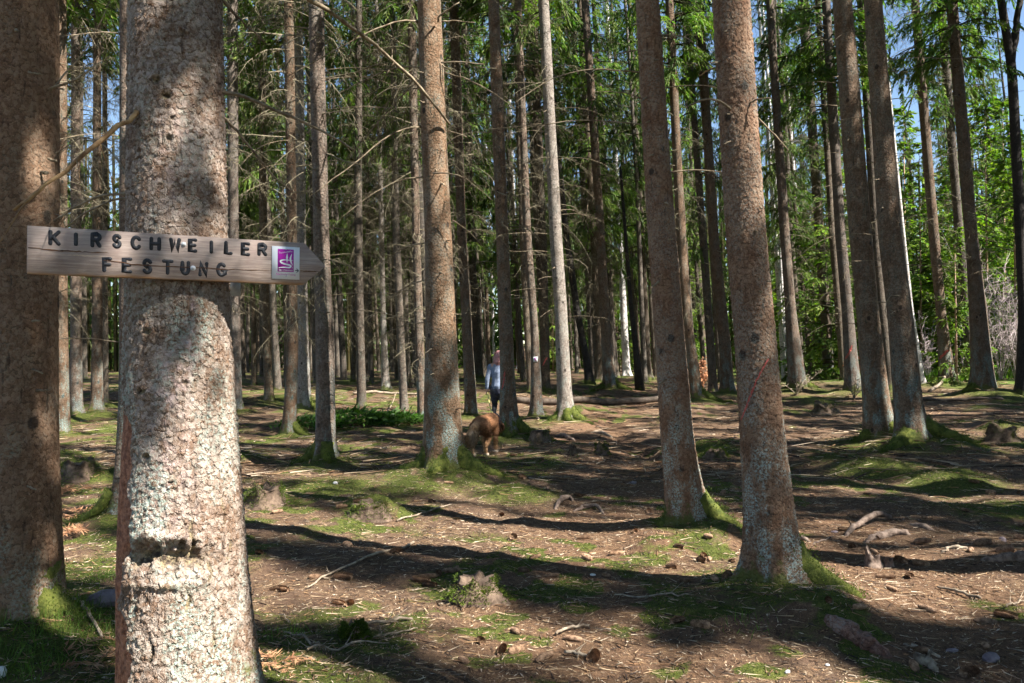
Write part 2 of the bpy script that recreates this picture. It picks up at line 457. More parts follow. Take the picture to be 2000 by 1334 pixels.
T('mid1', 'slim straight spruce between the arrow tip and the large centre spruce', 'warm_bark', [(0, 603, 632), (467, 612, 643), (640, 617, 651), (860, 617, 655), (915, 612, 660)], twig=2, crown=9)
T('a3', 'spruce just right of the thick left trunk, half shaded', 'mid_bark', [(0, 105, 129), (600, 105, 131), (858, 104, 135)], crown=8.5, twig=3)
T('a4', 'second spruce right of the thick left trunk, slim and dark', 'mid_bark', [(0, 140, 155), (640, 138, 159), (820, 135, 161)], twig=2)
T('a5', 'slim spruce with sunlit foot, third right of the thick left trunk', 'mid_bark', [(0, 183, 196), (680, 180, 200), (813, 177, 201)], twig=1)
T('a6', 'very thin dark spruce among the slim ones left of the sign tree', 'far_bark', [(0, 200, 209), (500, 200, 210), (795, 198, 212)], twig=3)
T('a7', 'thin bluish spruce bending leftwards at its foot behind the sign tree', 'mid_bark', [(0, 235, 262), (500, 234, 262), (760, 233, 257), (930, 224, 243), (1025, 208, 234)], twig=0, crown=8)
T('a8', 'dark slim spruce right beside the sign tree', 'mid_bark', [(0, 444, 464), (467, 446, 466), (700, 447, 470), (812, 446, 474)], twig=3)
T('a9', 'spruce with bluish lichen foot left of the slim straight spruce', 'mid_bark', [(0, 555, 573), (400, 560, 579), (680, 561, 582), (858, 551, 578)], twig=2)
T('a10', 'spruce standing just behind the bluish-footed one under the arrow tip', 'grey_bark', [(0, 572, 591), (467, 579, 598), (700, 581, 604), (805, 580, 608)], twig=1)
T('a12', 'pale slim spruce in the middle of the dense dead-twig thicket', 'grey_bark', [(0, 731, 739), (300, 737, 747), (600, 743, 753), (766, 745, 762)], twig=4, crown=9)
T('a13', 'thin spruce just left of the pale one in the dead-twig thicket', 'far_bark', [(0, 708, 714), (500, 717, 725), (755, 722, 731)], twig=4)
T('a14', 'thin crooked spruce leaning left in the dead-twig thicket', 'far_bark', [(0, 700, 706), (420, 690, 697), (600, 689, 697), (748, 684, 694)], twig=4)
T('a15', 'spruce with lichen-whitened lower trunk hugging the large centre spruce', 'mid_bark', [(0, 795, 811), (467, 805, 821), (700, 812, 829), (830, 816, 834)], twig=4)
T('a17', 'spruce just right of the large centre spruce, behind the dog', 'mid_bark', [(0, 877, 896), (467, 893, 911), (650, 903, 922), (820, 908, 934)], twig=3)
T('a18', 'shaded spruce far back left of the walker', 'far_bark', [(0, 898, 910), (467, 914, 927), (743, 925, 944)], twig=2)
T('a19', 'dark spruce hiding half of the walker and the dog', 'mid_bark', [(0, 953, 975), (467, 969, 994), (750, 977, 1006), (860, 975, 1018)], twig=1)
T('a20', 'slim spruce carrying the small white and purple trail marker', 'mid_bark', [(0, 1005, 1018), (467, 1022, 1038), (645, 1037, 1052), (825, 1035, 1062)], twig=1)
T('a21', 'pale sunlit spruce with bright mossy foot beside the path', 'grey_bark', [(0, 1051, 1072), (467, 1074, 1098), (610, 1083, 1108), (780, 1088, 1118), (832, 1086, 1126)], twig=1)
T('a22', 'shaded spruce between the marker spruce and the pale sunlit spruce', 'far_bark', [(0, 1032, 1048), (500, 1052, 1069), (768, 1056, 1075)], twig=2)
T('a22b', 'thin spruce half hidden behind the marker spruce', 'far_bark', [(0, 1000, 1009), (500, 1016, 1027), (771, 1030, 1044)], twig=1)
T('a23', 'dark crooked spruce leaning left behind the pale sunlit spruce', 'dark_bark', [(0, 1060, 1070), (300, 1085, 1096), (452, 1099, 1111), (600, 1119, 1133), (700, 1138, 1152), (755, 1143, 1163)], twig=3)
T('a24', 'grey spruce second to the right of the pale sunlit spruce', 'far_bark', [(0, 1112, 1122), (450, 1138, 1151), (748, 1153, 1169)], twig=2, crown=5.5)
T('a25', 'spruce with greenish foot left of the moss-footed back spruce', 'far_bark', [(0, 1126, 1140), (500, 1155, 1170), (752, 1163, 1181)], twig=2, crown=5.5)
T('a26', 'back spruce with a dark mossy foot beyond the lying log', 'mid_bark', [(0, 1135, 1150), (400, 1161, 1178), (650, 1174, 1193), (766, 1178, 1206)], twig=3, crown=5.8)
T('a27', 'thin spruce right of the moss-footed back spruce', 'far_bark', [(0, 1155, 1163), (500, 1182, 1192), (742, 1196, 1210)], twig=1, crown=6)
T('a30', 'thin spruce with a white sunlit edge right of the black snag', 'far_bark', [(0, 1225, 1233), (400, 1247, 1256), (746, 1256, 1274)], twig=1, crown=6)
T('a32', 'shaded spruce between the two reddish front spruces, nearer the left one', 'mid_bark', [(0, 1299, 1315), (467, 1321, 1340), (610, 1330, 1350), (785, 1347, 1374)], twig=1)
T('a33', 'shaded spruce just left of the red-slashed spruce', 'mid_bark', [(0, 1358, 1373), (467, 1384, 1404), (680, 1405, 1428), (775, 1407, 1435)], twig=1)
T('a34', 'thin far spruce between the two reddish front spruces', 'far_bark', [(0, 1330, 1341), (400, 1349, 1362), (726, 1367, 1383)], twig=1, crown=6)
T('a37', 'straight brown spruce right of the red-slashed spruce, before the white birches', 'mid_bark', [(0, 1496, 1510), (467, 1524, 1543), (610, 1534, 1555), (765, 1541, 1576)], twig=1)
T('a38', 'shaded spruce right of the single white birch', 'mid_bark', [(0, 1561, 1578), (467, 1592, 1610), (610, 1603, 1622), (739, 1608, 1629)], twig=1)
T('a40', 'dark spruce with a faint red stroke left of the paired brown spruces', 'mid_bark', [(0, 1605, 1621), (467, 1632, 1652), (610, 1645, 1666), (771, 1651, 1682)], twig=1)
T('a40b', 'thin spruce hidden behind the faintly red-stroked dark spruce', 'far_bark', [(0, 1592, 1602), (467, 1620, 1632), (747, 1642, 1657)], twig=2)
T('a41', 'left of the paired brown spruces at right, foot sunlit', 'warm_bark', [(0, 1627, 1663), (467, 1660, 1702), (610, 1674, 1716), (780, 1686, 1735), (875, 1690, 1752)], twig=0, crown=9)
T('a42', 'right of the paired brown spruces at right, on a mossy bank', 'warm_bark', [(0, 1688, 1722), (467, 1718, 1760), (610, 1734, 1780), (780, 1747, 1800), (888, 1752, 1818)], twig=0, crown=9)
T('a42b', 'spruce glimpsed between the paired brown spruces', 'far_bark', [(0, 1674, 1690), (500, 1704, 1720), (765, 1728, 1748)], twig=1)
T('a44', 'dark spruce with a dim red dash right of the paired brown spruces', 'mid_bark', [(0, 1779, 1795), (467, 1815, 1834), (610, 1829, 1847), (757, 1836, 1868)], twig=1)
T('a45', 'darker of the twin spruces near the right edge, half hidden behind', 'far_bark', [(0, 1829, 1845), (467, 1866, 1882), (610, 1880, 1896), (752, 1890, 1910)], twig=1)
T('a46', 'nearer of the twin spruces near the right edge, foot sunlit', 'mid_bark', [(0, 1848, 1869), (467, 1886, 1909), (610, 1895, 1926), (700, 1898, 1935), (775, 1898, 1944)], twig=1)
T('a47', 'dark forked tree at the right edge of the picture', 'dark_bark', [(0, 1948, 1962), (119, 1966, 1983), (200, 1971, 1989), (467, 1984, 2003), (610, 1990, 2010), (780, 1985, 2022)], twig=0, name='forked_tree', crown=11)
T('b28', 'slim white birch in the middle distance left of the black snag', 'birch', [(0, 1180, 1188), (445, 1206, 1215), (738, 1216, 1232)], twig=-1, name='birch_tree', crown=13)
T('b39', 'single bright white birch right of the straight brown spruce', 'birch', [(0, 1520, 1528), (420, 1552, 1560), (725, 1570, 1582)], twig=-1, name='birch_tree', crown=13)
T('b39b', 'left one of the two close white birches by the red-slashed spruce', 'birch', [(0, 1478, 1484), (470, 1511, 1519), (743, 1527, 1537)], twig=-1, name='birch_tree', crown=13)
T('b39c', 'right one of the two close white birches by the red-slashed spruce', 'birch', [(0, 1486, 1491), (470, 1520, 1526), (735, 1532, 1539)], twig=-1, name='birch_tree', crown=13)
T('b43', 'bright white birch leaning along the right one of the paired spruces', 'birch', [(0, 1716, 1722), (420, 1757, 1764), (600, 1774, 1783), (752, 1795, 1808)], twig=-1, name='birch_tree', crown=13)
T('b50', 'thin pale birch seen just left of the walker, far back', 'birch', [(0, 930, 935), (450, 955, 960), (720, 962, 968)], twig=-1, name='birch_tree', crown=12)
T('b51', 'thin pale birch far back right of the walker', 'birch', [(0, 985, 990), (450, 1003, 1009), (722, 1009, 1016)], twig=-1, name='birch_tree', crown=12)
T('b52', 'faint pale birch far back between walker and large centre spruce', 'birch', [(0, 915, 919), (450, 940, 945), (722, 948, 953)], twig=-1, name='birch_tree', crown=12)

for t in TREES:
    y, l, r = t['rows'][-1]
    if t['d'] is None:
        p = hit((l + r) / 2, y - 2)
        t['d'] = float(p[1])
    t['base'] = at((l + r) / 2, y, t['d'])
    rb = (r - l) / 2 * t['d'] / F
    MOUNDS.append((t['base'][0], t['base'][1], min(.23, .08 + rb * .44), max(.28, rb * 2.7), t['moss']))
# mossy humps seen in the photograph (pixel of foot, height m, radius m)
for px, py, h, r in [(515, 985, .16, .26), (700, 1002, .10, .2), (745, 1002, .11, .15), (470, 910, .2, .28), (150, 930, .2, .32), (215, 935, .12, .22),
                     (1400, 890, .2, .55), (1330, 880, .12, .3), (1610, 1215, .16, .28), (930, 1160, .08, .22), (1960, 860, .22, .35), (1050, 905, .1, .5),
                     (1010, 965, .1, .4), (640, 960, .06, .5), (670, 1270, .06, .2), (560, 1300, .07, .25), (1600, 805, .25, .6), (800, 960, .08, .35),
                     (1290, 1075, .07, .2), (1420, 1060, .09, .22), (1860, 900, .14, .6), (1700, 925, .15, .45), (1850, 950, .17, .5), (1960, 1000, .15, .5), (1640, 905, .12, .4), (120, 900, .1, .4), (280, 830, .15, .6), (540, 800, .2, .9), (620, 880, .1, .3)]:
    x, y = flat(px, py)
    MOUNDS.append((x, y, h, r, .8))
for t in TREES:
    t['base'][2] = float(zg(t['base'][0], t['base'][1])) - .03

def moss_mask(x, y):
    x = np.asarray(x, float); y = np.asarray(y, float)
    m = sstep(.41, .68, fbm(x * .8 + 3, y * .8 + 11, 3) + .09 * sstep(2, -3, x) + .04 * sstep(8, 13, y))
    fine = fbm(x * 5, y * 5 + 3, 2)
    m = m * sstep(.34, .62, fine)
    shp = m.shape; mf = m.reshape(-1); xf = x.reshape(-1); yf = y.reshape(-1); ff = fine.reshape(-1)
    order = np.argsort(yf, kind='stable'); ys = yf[order]
    for mx, my, h, r, q in MOUNDS:
        if my > 40: continue
        a, b = np.searchsorted(ys, [my - 3 * r, my + 3 * r]); id_ = order[a:b]
        dd = ((xf[id_] - mx) ** 2 + (yf[id_] - my) ** 2) / (r * r)
        mf[id_] = np.maximum(mf[id_], 1.35 * q * np.exp(-dd * .55) * sstep(.2, .5, ff[id_] + .14))
    m = mf.reshape(shp) * (1 - .97 * path_mask(x, y) * (1 - sstep(.5, .9, mf.reshape(shp))))
    return np.clip(m, 0, 1)

# ------------------------------------------------------------------ ground
def spaced(a0, a1, step, lo, hi, g):
    mid = list(np.arange(a0, a1 + 1e-6, step))
    s = step; v = a0; left = []
    while v > lo: s *= g; v -= s; left.append(v)
    s = step; v = a1; right = []
    while v < hi: s *= g; v += s; right.append(v)
    return np.array(left[::-1] + mid + right)
gx = spaced(-2.4, 3.4, .036, -320, 320, 1.06)
gy = spaced(2.5, 8.0, .036, -120, 420, 1.035)
GX, GY = np.meshgrid(gx, gy)
GZ = zg(GX, GY)
acc = Acc()
nx, ny = len(gx), len(gy)
ii = np.arange(ny - 1)[:, None] * nx + np.arange(nx - 1)[None]
MM = moss_mask(GX, GY); PM = path_mask(GX, GY)
acc.add(np.stack([GX, GY, GZ], -1).reshape(-1, 3), None, np.stack([ii, ii + 1, ii + nx + 1, ii + nx], -1).reshape(-1, 4),
        np.stack([MM, PM, sstep(24, 30, GY) * sstep(9, 14, GX) * sstep(70, 50, GY)], -1).reshape(-1, 3))
def ground_mat():
    m, nt, bs, out = newmat('forest_floor'); b = NB(nt)
    tc = b.n('ShaderNodeTexCoord').outputs['Object']
    a = b.n('ShaderNodeAttribute'); a.attribute_name = 'col'
    s = b.n('ShaderNodeSeparateColor'); b.l(a.outputs['Color'], s.inputs[0])
    n1 = b.noise(tc, 2.2, 4, .65); n2 = b.noise(tc, 26, 5, .75); n3 = b.noise(tc, 130, 3, .75)
    st = b.noise(b.mapping(tc, (60, 190, 60)), 1.0, 2, .6, 1.5); st2 = b.noise(b.mapping(tc, (170, 70, 60)), 1.0, 2, .6, 1.5)
    grain = b.math('ADD', b.math('MULTIPLY', n2, .42), b.math('ADD', b.math('MULTIPLY', n3, .22), b.math('ADD', b.math('MULTIPLY', st, .18), b.math('MULTIPLY', st2, .18))))
    c = b.cramp(grain, [(.38, (.018, .011, .009)), (.46, (.070, .042, .027)), (.53, (.155, .098, .058)), (.60, (.29, .20, .12)), (.68, (.50, .39, .27))])
    n4 = b.noise(tc, 6.5, 4, .7)
    c = b.mix(b.ramp(n4, .45, .68, 0, .7), c, b.mix(n3, (.045, .03, .024), (.13, .085, .06)))
    c = b.mix(b.ramp(n4, .44, .30, 0, .4), c, (.28, .20, .125))
    c = b.mix(b.ramp(n1, .42, .66, 0, .55), c, b.mix(n3, (.05, .03, .024), (.15, .09, .06)))
    c = b.mix(b.math('MULTIPLY', s.outputs[1], .6), c, b.cramp(grain, [(.40, (.055, .030, .018)), (.52, (.15, .085, .048)), (.64, (.32, .20, .115))]))
    mo = b.cramp(grain, [(.40, (.014, .022, .004)), (.5, (.055, .075, .012)), (.62, (.15, .165, .035))])
    mf = b.ramp(b.math('ADD', s.outputs[0], b.math('MULTIPLY_ADD', n2, 1.3, -.65)), .22, .75)
    c = b.mix(b.math('MULTIPLY', mf, .9), c, mo)
    c = b.mix(b.math('MULTIPLY', s.outputs[2], b.ramp(n1, .35, .55)), c, (.08, .13, .02))
    b.l(c, bs.inputs['Base Color']); bs.inputs['Roughness'].default_value = .95; bs.inputs['Specular IOR Level'].default_value = .15
    bp = b.n('ShaderNodeBump'); bp.inputs['Strength'].default_value = 1.0; bp.inputs['Distance'].default_value = .03
    b.l(grain, bp.inputs['Height']); b.l(bp.outputs[0], bs.inputs['Normal'])
    return m
M['ground'] = ground_mat()
ground = link('forest_ground', acc.mesh('forest_ground', M['ground'], True, True))
tag(ground, 'uneven brown needle floor of the wood with mossy patches', None, None, 'structure')

# ------------------------------------------------------------------ shared foliage and dead twigs
def dead_mesh(name, seed, z0, z1, Lmin, Lmax, per, twigs):
    r = np.random.default_rng(seed); acc = Acc(); S0 = []; S1 = []; SR = []
    z = z0
    while z < z1:
        for _ in range(r.integers(per[0], per[1] + 1)):
            az = r.random() * 6.283; q = (z - z0) / (z1 - z0)
            L = (Lmin + (Lmax - Lmin) * q ** .6) * (.45 + .8 * r.random())
            a = r.uniform(-.35, .5); dr = r.uniform(-.1, .9); zz = z + r.uniform(-.15, .15)
            n = 7; t = np.linspace(0, 1, n)
            wob = np.cumsum(r.normal(0, .06, n)) * L
            rr = L * t * (1 - .15 * t)
            D = np.array([math.cos(az), math.sin(az), 0]); Sd = np.array([-D[1], D[0], 0])
            P = D * rr[:, None] + Sd * wob[:, None]; P[:, 2] += zz + L * (a * t - dr * t * t)
            rad = (.005 + .0045 * L) * (1 - t) * r.uniform(.6, 1.1) + .002
            tube(acc, P, rad, 3, None, False)
            m = int(twigs * L)
            tt = r.uniform(.18, 1, m); idx = tt * (n - 1); i0 = np.minimum(idx.astype(int), n - 2); fr = (idx - i0)[:, None]
            p0 = P[i0] * (1 - fr) + P[i0 + 1] * fr
            tg = nrm(P[i0 + 1] - P[i0])
            sd = Sd[None] * np.where(r.random(m) < .5, 1, -1)[:, None]
            dd = nrm(tg * r.uniform(.2, .8, (m, 1)) + sd * r.uniform(.3, 1, (m, 1)) + np.array([0, 0, -1]) * r.uniform(.0, 1.2, (m, 1)) + r.normal(0, .12, (m, 3)))
            ln = r.uniform(.12, .42, (m, 1)) * (1.15 - .6 * tt[:, None]) * min(1.3, .6 + .4 * L)
            p1 = p0 + dd * ln
            p2 = p1 + nrm(dd + np.array([0, 0, -.7]) + r.normal(0, .25, (m, 3))) * ln * .7
            S0 += [p0, p1 - dd * ln * .12, p0 + dd * ln * .5]; S1 += [p1, p2, p0 + dd * ln * .5 + nrm(dd + r.normal(0, .6, (m, 3))) * ln * .5]
            SR += [np.full(m, .0042), np.full(m, .0028), np.full(m, .0027)]
        z += r.uniform(.28, .55)
    spikes(acc, np.concatenate(S0), np.concatenate(S1), np.concatenate(SR))
    return acc.mesh(name, M['dead'])
DEAD = [None,
        dead_mesh('dead_branches_a', 1, 2.6, 13, .5, 1.7, (2, 4), 13),
        dead_mesh('dead_branches_b', 2, 2.0, 13, .7, 2.0, (3, 4), 16),
        dead_mesh('dead_branches_c', 3, 2.4, 13, .6, 2.2, (3, 5), 17),
        dead_mesh('dead_branches_d', 4, 1.5, 13, .7, 2.2, (4, 6), 21),
        dead_mesh('dead_branches_e', 5, 4.0, 13, .5, 1.9, (3, 4), 14)]

def crown_mesh(name, seed, Hc, R0, step, per, dens, mat, shape=.75, droop=.45, bl=(.13, .25), bw=.046, top=.12, bushy=1.0):
    r = np.random.default_rng(seed); acc = Acc(); P = []; D = []; L = []; W = []; N = []; C = []
    z = 0.0
    while z < Hc:
        q = z / Hc
        R = R0 * (1 - q) ** shape * (.72 + .28 * min(1, q * 6)) + top
        for _ in range(r.integers(per[0], per[1] + 1)):
            az = r.random() * 6.283; Lb = R * r.uniform(.65, 1.15); zz = z + r.uniform(-.2, .2) * step * 2
            up = .10 + .5 * q; dr = droop * r.uniform(.6, 1.3) * (1 - .5 * q)
            D0 = np.array([math.cos(az), math.sin(az), 0]); S0 = np.array([-D0[1], D0[0], 0])
            t = np.linspace(0, 1, 6)
            B = D0 * (Lb * t)[:, None]; B[:, 2] += zz + Lb * (up * t - dr * t * t + .12 * t ** 3)
            tube(acc, B, (.012 * Lb + .004) * (1 - t) + .003, 3, (.45, .28, .3), False)
            nb = max(4, int(Lb * dens))
            tb = r.uniform(.16, 1.0, nb) ** .85
            idx = tb * 5; i0 = np.minimum(idx.astype(int), 4); fr = (idx - i0)[:, None]
            p0 = B[i0] * (1 - fr) + B[i0 + 1] * fr; tg = nrm(B[i0 + 1] - B[i0])
            side = np.where(r.random(nb) < .5, 1, -1)[:, None]
            bd = nrm(tg * r.uniform(.35, .8, (nb, 1)) + S0 * side * r.uniform(.35, .9, (nb, 1)) + np.array([0, 0, -1]) * r.uniform(.0, .75, (nb, 1)))
            blen = np.maximum(.14, .42 * Lb ** .7 * (1.1 - .75 * tb)) * r.uniform(.6, 1.25, nb) * bushy
            shade = r.uniform(.55, 1.35)
            k = 6
            for j in range(k):
                f = (j + r.random(nb)) / k
                pp = p0 + bd * (blen * f)[:, None] + np.array([0, 0, -1]) * (blen * f * f * .35)[:, None]
                for s2 in (1, -1):
                    d2 = nrm(bd + np.cross(bd, np.array([0, 0, 1.0])) * s2 * r.uniform(.15, .9, (nb, 1)) + np.array([0, 0, -1]) * r.uniform(-.1, .5, (nb, 1)))
                    P.append(pp); D.append(d2); L.append(r.uniform(bl[0], bl[1], nb)); W.append(np.full(nb, bw) * r.uniform(.7, 1.2, nb))
                    N.append(nrm(r.normal(0, .55, (nb, 3)) + np.array([0, 0, 1.0])))
                    c = np.clip(r.normal(shade, .18, (nb, 1)), .35, 1.7) * np.array([[1, 1, 1]]); c[:, 0:1] *= r.uniform(.8, 1.35, (nb, 1))
                    C.append(c)
        z += step * r.uniform(.75, 1.25)
    blades(acc, np.concatenate(P), np.concatenate(D), np.concatenate(L), np.concatenate(W), np.concatenate(N), np.concatenate(C))
    return acc.mesh(name, mat, False, True)
CROWN = [crown_mesh('spruce_crown_a', 21, 13.5, 2.3, .50, (4, 6), 9.5, M['needle']),
         crown_mesh('spruce_crown_b', 22, 13.0, 2.6, .50, (4, 6), 9, M['needle'], .7, .55),
         crown_mesh('spruce_crown_c', 23, 14.0, 2.1, .5, (4, 5), 10, M['needle'], .8, .6),
         crown_mesh('spruce_crown_d', 24, 13.5, 2.5, .6, (4, 5), 9, M['needle'], .65, .5),
         crown_mesh('spruce_crown_e', 25, 13.5, 2.4, .85, (3, 4), 7.0, M['needle'], .7, .55),
         crown_mesh('spruce_crown_f', 26, 13.5, 2.2, .95, (3, 4), 6.5, M['needle'], .7, .7)]
YOUNG = [crown_mesh('young_crown_a', 31, 5.0, 1.5, .28, (4, 6), 9, M['young_needle'], .9, .25, (.09, .17), .042),
         crown_mesh('young_crown_b', 32, 8.0, 2.1, .36, (4, 6), 8, M['young_needle'], .85, .3, (.10, .2), .05)]
BIRCHTOP = crown_mesh('birch_crown', 41, 8.0, 1.6, .7, (2, 4), 5, M['young_needle'], .6, -.1, (.05, .08), .04)

# ------------------------------------------------------------------ trunks
# places the sun reaches in the photograph: crowns stand clear of these lines of light
LANES = []
for px, py, key in [(350, 230, 'sign'), (345, 330, 'sign'), (355, 640, 'sign'), (360, 720, 'sign'), (360, 820, 'sign'), (355, 930, 'sign'), (350, 1080, 'sign'), (355, 1180, 'sign'), (360, 1280, 'sign'),
                    (845, 60, 'centre'), (850, 200, 'centre'), (630, 350, 'mid1'), (632, 430, 'mid1'), (1085, 420, 'a21'), (1095, 560, 'a21'), (1100, 690, 'a21'), (1105, 800, 'a21'), (1470, 250, 'right'), (1475, 400, 'right'), (1500, 1010, 'right'),
                    (1340, 960, 'right2'), (1720, 800, 'a41'), (1725, 850, 'a41'), (1790, 810, 'a42'), (1560, 600, 'b39'), (1778, 600, 'b43'), (1795, 720, 'b43'), (120, 520, 'a3'), (190, 760, 'a5'), (580, 700, 'a10'), (745, 500, 'a12'), (100, 1200, 'left'), (1915, 740, 'a46'), (740, 350, 'a12'), (700, 300, 'a12'), (520, 250, 'a9')]:
    t_ = [q for q in TREES if q['key'] == key][0]
    LANES.append(at(px, py, t_['d']))
for px, py in [(1150, 1300), (1090, 1250), (900, 1165), (985, 1200), (620, 1120), (560, 1110), (710, 1130), (520, 1010), (690, 960), (720, 930), (1750, 1060), (1850, 1065), (1800, 1125), (1900, 1180), (1650, 1110), (1950, 1200), (1250, 1060), (1180, 1065),
               (1400, 850), (1425, 870), (1180, 850), (1225, 880), (560, 790), (650, 830), (740, 840), (1950, 820), (1850, 800), (180, 1080), (200, 1230), (600, 1290), (800, 1250), (880, 905), (1700, 960), (1600, 1000), (1880, 930), (500, 880), (1180, 800), (1000, 1040), (760, 1050), (1950, 745), (1830, 743)]:
    LANES.append(hit(px, py))
LANES.append(hit(942, 890) + [0, 0, .5]); LANES.append(hit(968, 836) + [0, 0, 1.2])
for px, py, d in [(1850, 350, 35), (1950, 450, 35), (1650, 300, 40), (1580, 420, 40), (1800, 600, 38), (1960, 620, 36), (1960, 200, 34), (720, 250, 24), (520, 300, 24), (660, 380, 26), (1230, 260, 30), (1400, 350, 34)]:
    LANES.append(at(px, py, d))
LANES = np.array(LANES)
SV = np.array(SUN_V)
def in_lane(x, y, z0, cz, H, R0, k=.8, pts=None):
    """does a crown of radius R0 between heights cz and H above (x, y, z0) stand in a line of light?"""
    LN = LANES if pts is None else pts
    for q in np.linspace(0, .92, 10):
        z = z0 + cz + (H - cz) * q
        s_ = (z - LN[:, 2]) / SV[2]
        d2 = (LN[:, 0] + SV[0] * s_ - x) ** 2 + (LN[:, 1] + SV[1] * s_ - y) ** 2
        if np.any((s_ > 0) & (d2 < (k * R0 * (1 - q) ** .75 + .15) ** 2)): return True
    return False
AX = {}
def trunk_geo(t):
    d = t['d']; bx, by, bz = t['base']
    rows = sorted(t['rows'], key=lambda q: -q[0])
    pts = [at((l + r) / 2, y, d) for y, l, r in rows]
    zz = np.array([p[2] for p in pts]); xx = np.array([p[0] for p in pts]); rr = np.array([(r - l) / 2 * d / F for y, l, r in rows])
    zz = zz - bz; zz[0] = min(zz[0], 0.0)
    top = zz[-1]; slope = (xx[-1] - xx[-2]) / (zz[-1] - zz[-2])
    H = t['H'] * (.9 + .2 * random.random())
    ze = np.array([top + 2, top + 5, max(top + 9, H)]); xe = xx[-1] + slope * np.array([1.7, 3.2, 4.0]); re = np.maximum(.03, rr[-1] * (1 - (ze - top) / (max(H, top + 9) - top)))
    re[-1] = .03
    Z = np.concatenate([zz, ze]); X = np.concatenate([xx, xe]); R = np.concatenate([rr, re])
    zs_ = np.linspace(Z[0], Z[-1], 400)
    Xs = np.interp(zs_, Z, X); Rs = np.interp(zs_, Z, R)
    ker = np.hanning(15); ker /= ker.sum()
    Xp = np.pad(Xs, 7, mode='reflect', reflect_type='odd'); Rp = np.pad(Rs, 7, mode='reflect', reflect_type='odd')
    Xs = np.convolve(Xp, ker, 'valid'); Rs = np.convolve(Rp, ker, 'valid')
    fx = lambda z: np.interp(z, zs_, Xs) - bx
    fr = lambda z: np.interp(z, zs_, Rs)
    return fx, fr, Z[-1]
def build_trunk(t, near):
    fx, fr, H = trunk_geo(t)
    AX[t['key']] = (fx, fr, H)
    seed = abs(hash(t['key'])) % 1000 if False else sum(map(ord, t['key'])) * 7 % 997
    r = np.random.default_rng(seed)
    if near:
        k, dz, ztop = near
        zs = np.concatenate([np.arange(-.25, ztop, dz), np.arange(ztop, H, .4), [H]])
    else:
        k = 20; zs = np.concatenate([[-.25], np.arange(-.05, .5, .07), np.arange(.5, 12, .3), np.arange(12, H, 1.0), [H]])
    th = np.arange(k) * 2 * math.pi / k
    X, R = fx(zs), fr(zs)
    hb = np.maximum(zs, 0)
    ph = r.random(4) * 6.28
    lob = .5 * np.cos(3 * th + ph[0]) + .5 * np.cos(5 * th + ph[1])
    flare = np.exp(-hb / (.06 + fr(.3) * .6))[:, None] * (.12 + .5 * np.clip(lob, 0, 1)[None]) * (1.0 if t['key'] not in ('sign', 'left') else .12)
    flare = flare * (1 + .8 * np.clip(-zs, 0, 1)[:, None] / .25)
    lump = .025 * (fbm(th[None] * 1.3 * np.ones_like(zs)[:, None] + seed, zs[:, None] * 2.2, 2) - .5) * 2
    lump = lump * np.sin(th / 2)[None] ** .5 if False else .02 * np.sin(th[None] * 2 + ph[2] + zs[:, None] * 1.1) + .015 * np.sin(th[None] * 3 + ph[3] - zs[:, None] * 2.3)
    RR = R[:, None] * (1 + flare + lump)
    colr = np.ones((len(zs), k, 3))
    if t['key'] == 'sign': RR, colr = sign_tree_detail(RR, colr, zs, th, t)
    Vx = X[:, None] + RR * np.cos(th)[None]; Vy = RR * np.sin(th)[None]; Vz = np.broadcast_to(zs[:, None], RR.shape)
    V = np.stack([Vx, Vy, Vz], -1).reshape(-1, 3)
    n = len(zs)
    i = np.arange(n - 1)[:, None] * k; j = np.arange(k)[None]; j2 = (j + 1) % k
    F4 = np.stack([i + j, i + j2, i + k + j2, i + k + j], -1).reshape(-1, 4)
    a = Acc(); a.add(V, None, F4, colr.reshape(-1, 3))
    return a.mesh(t['name'] + '_trunk', M[t['mat']], True, t['key'] == 'sign')

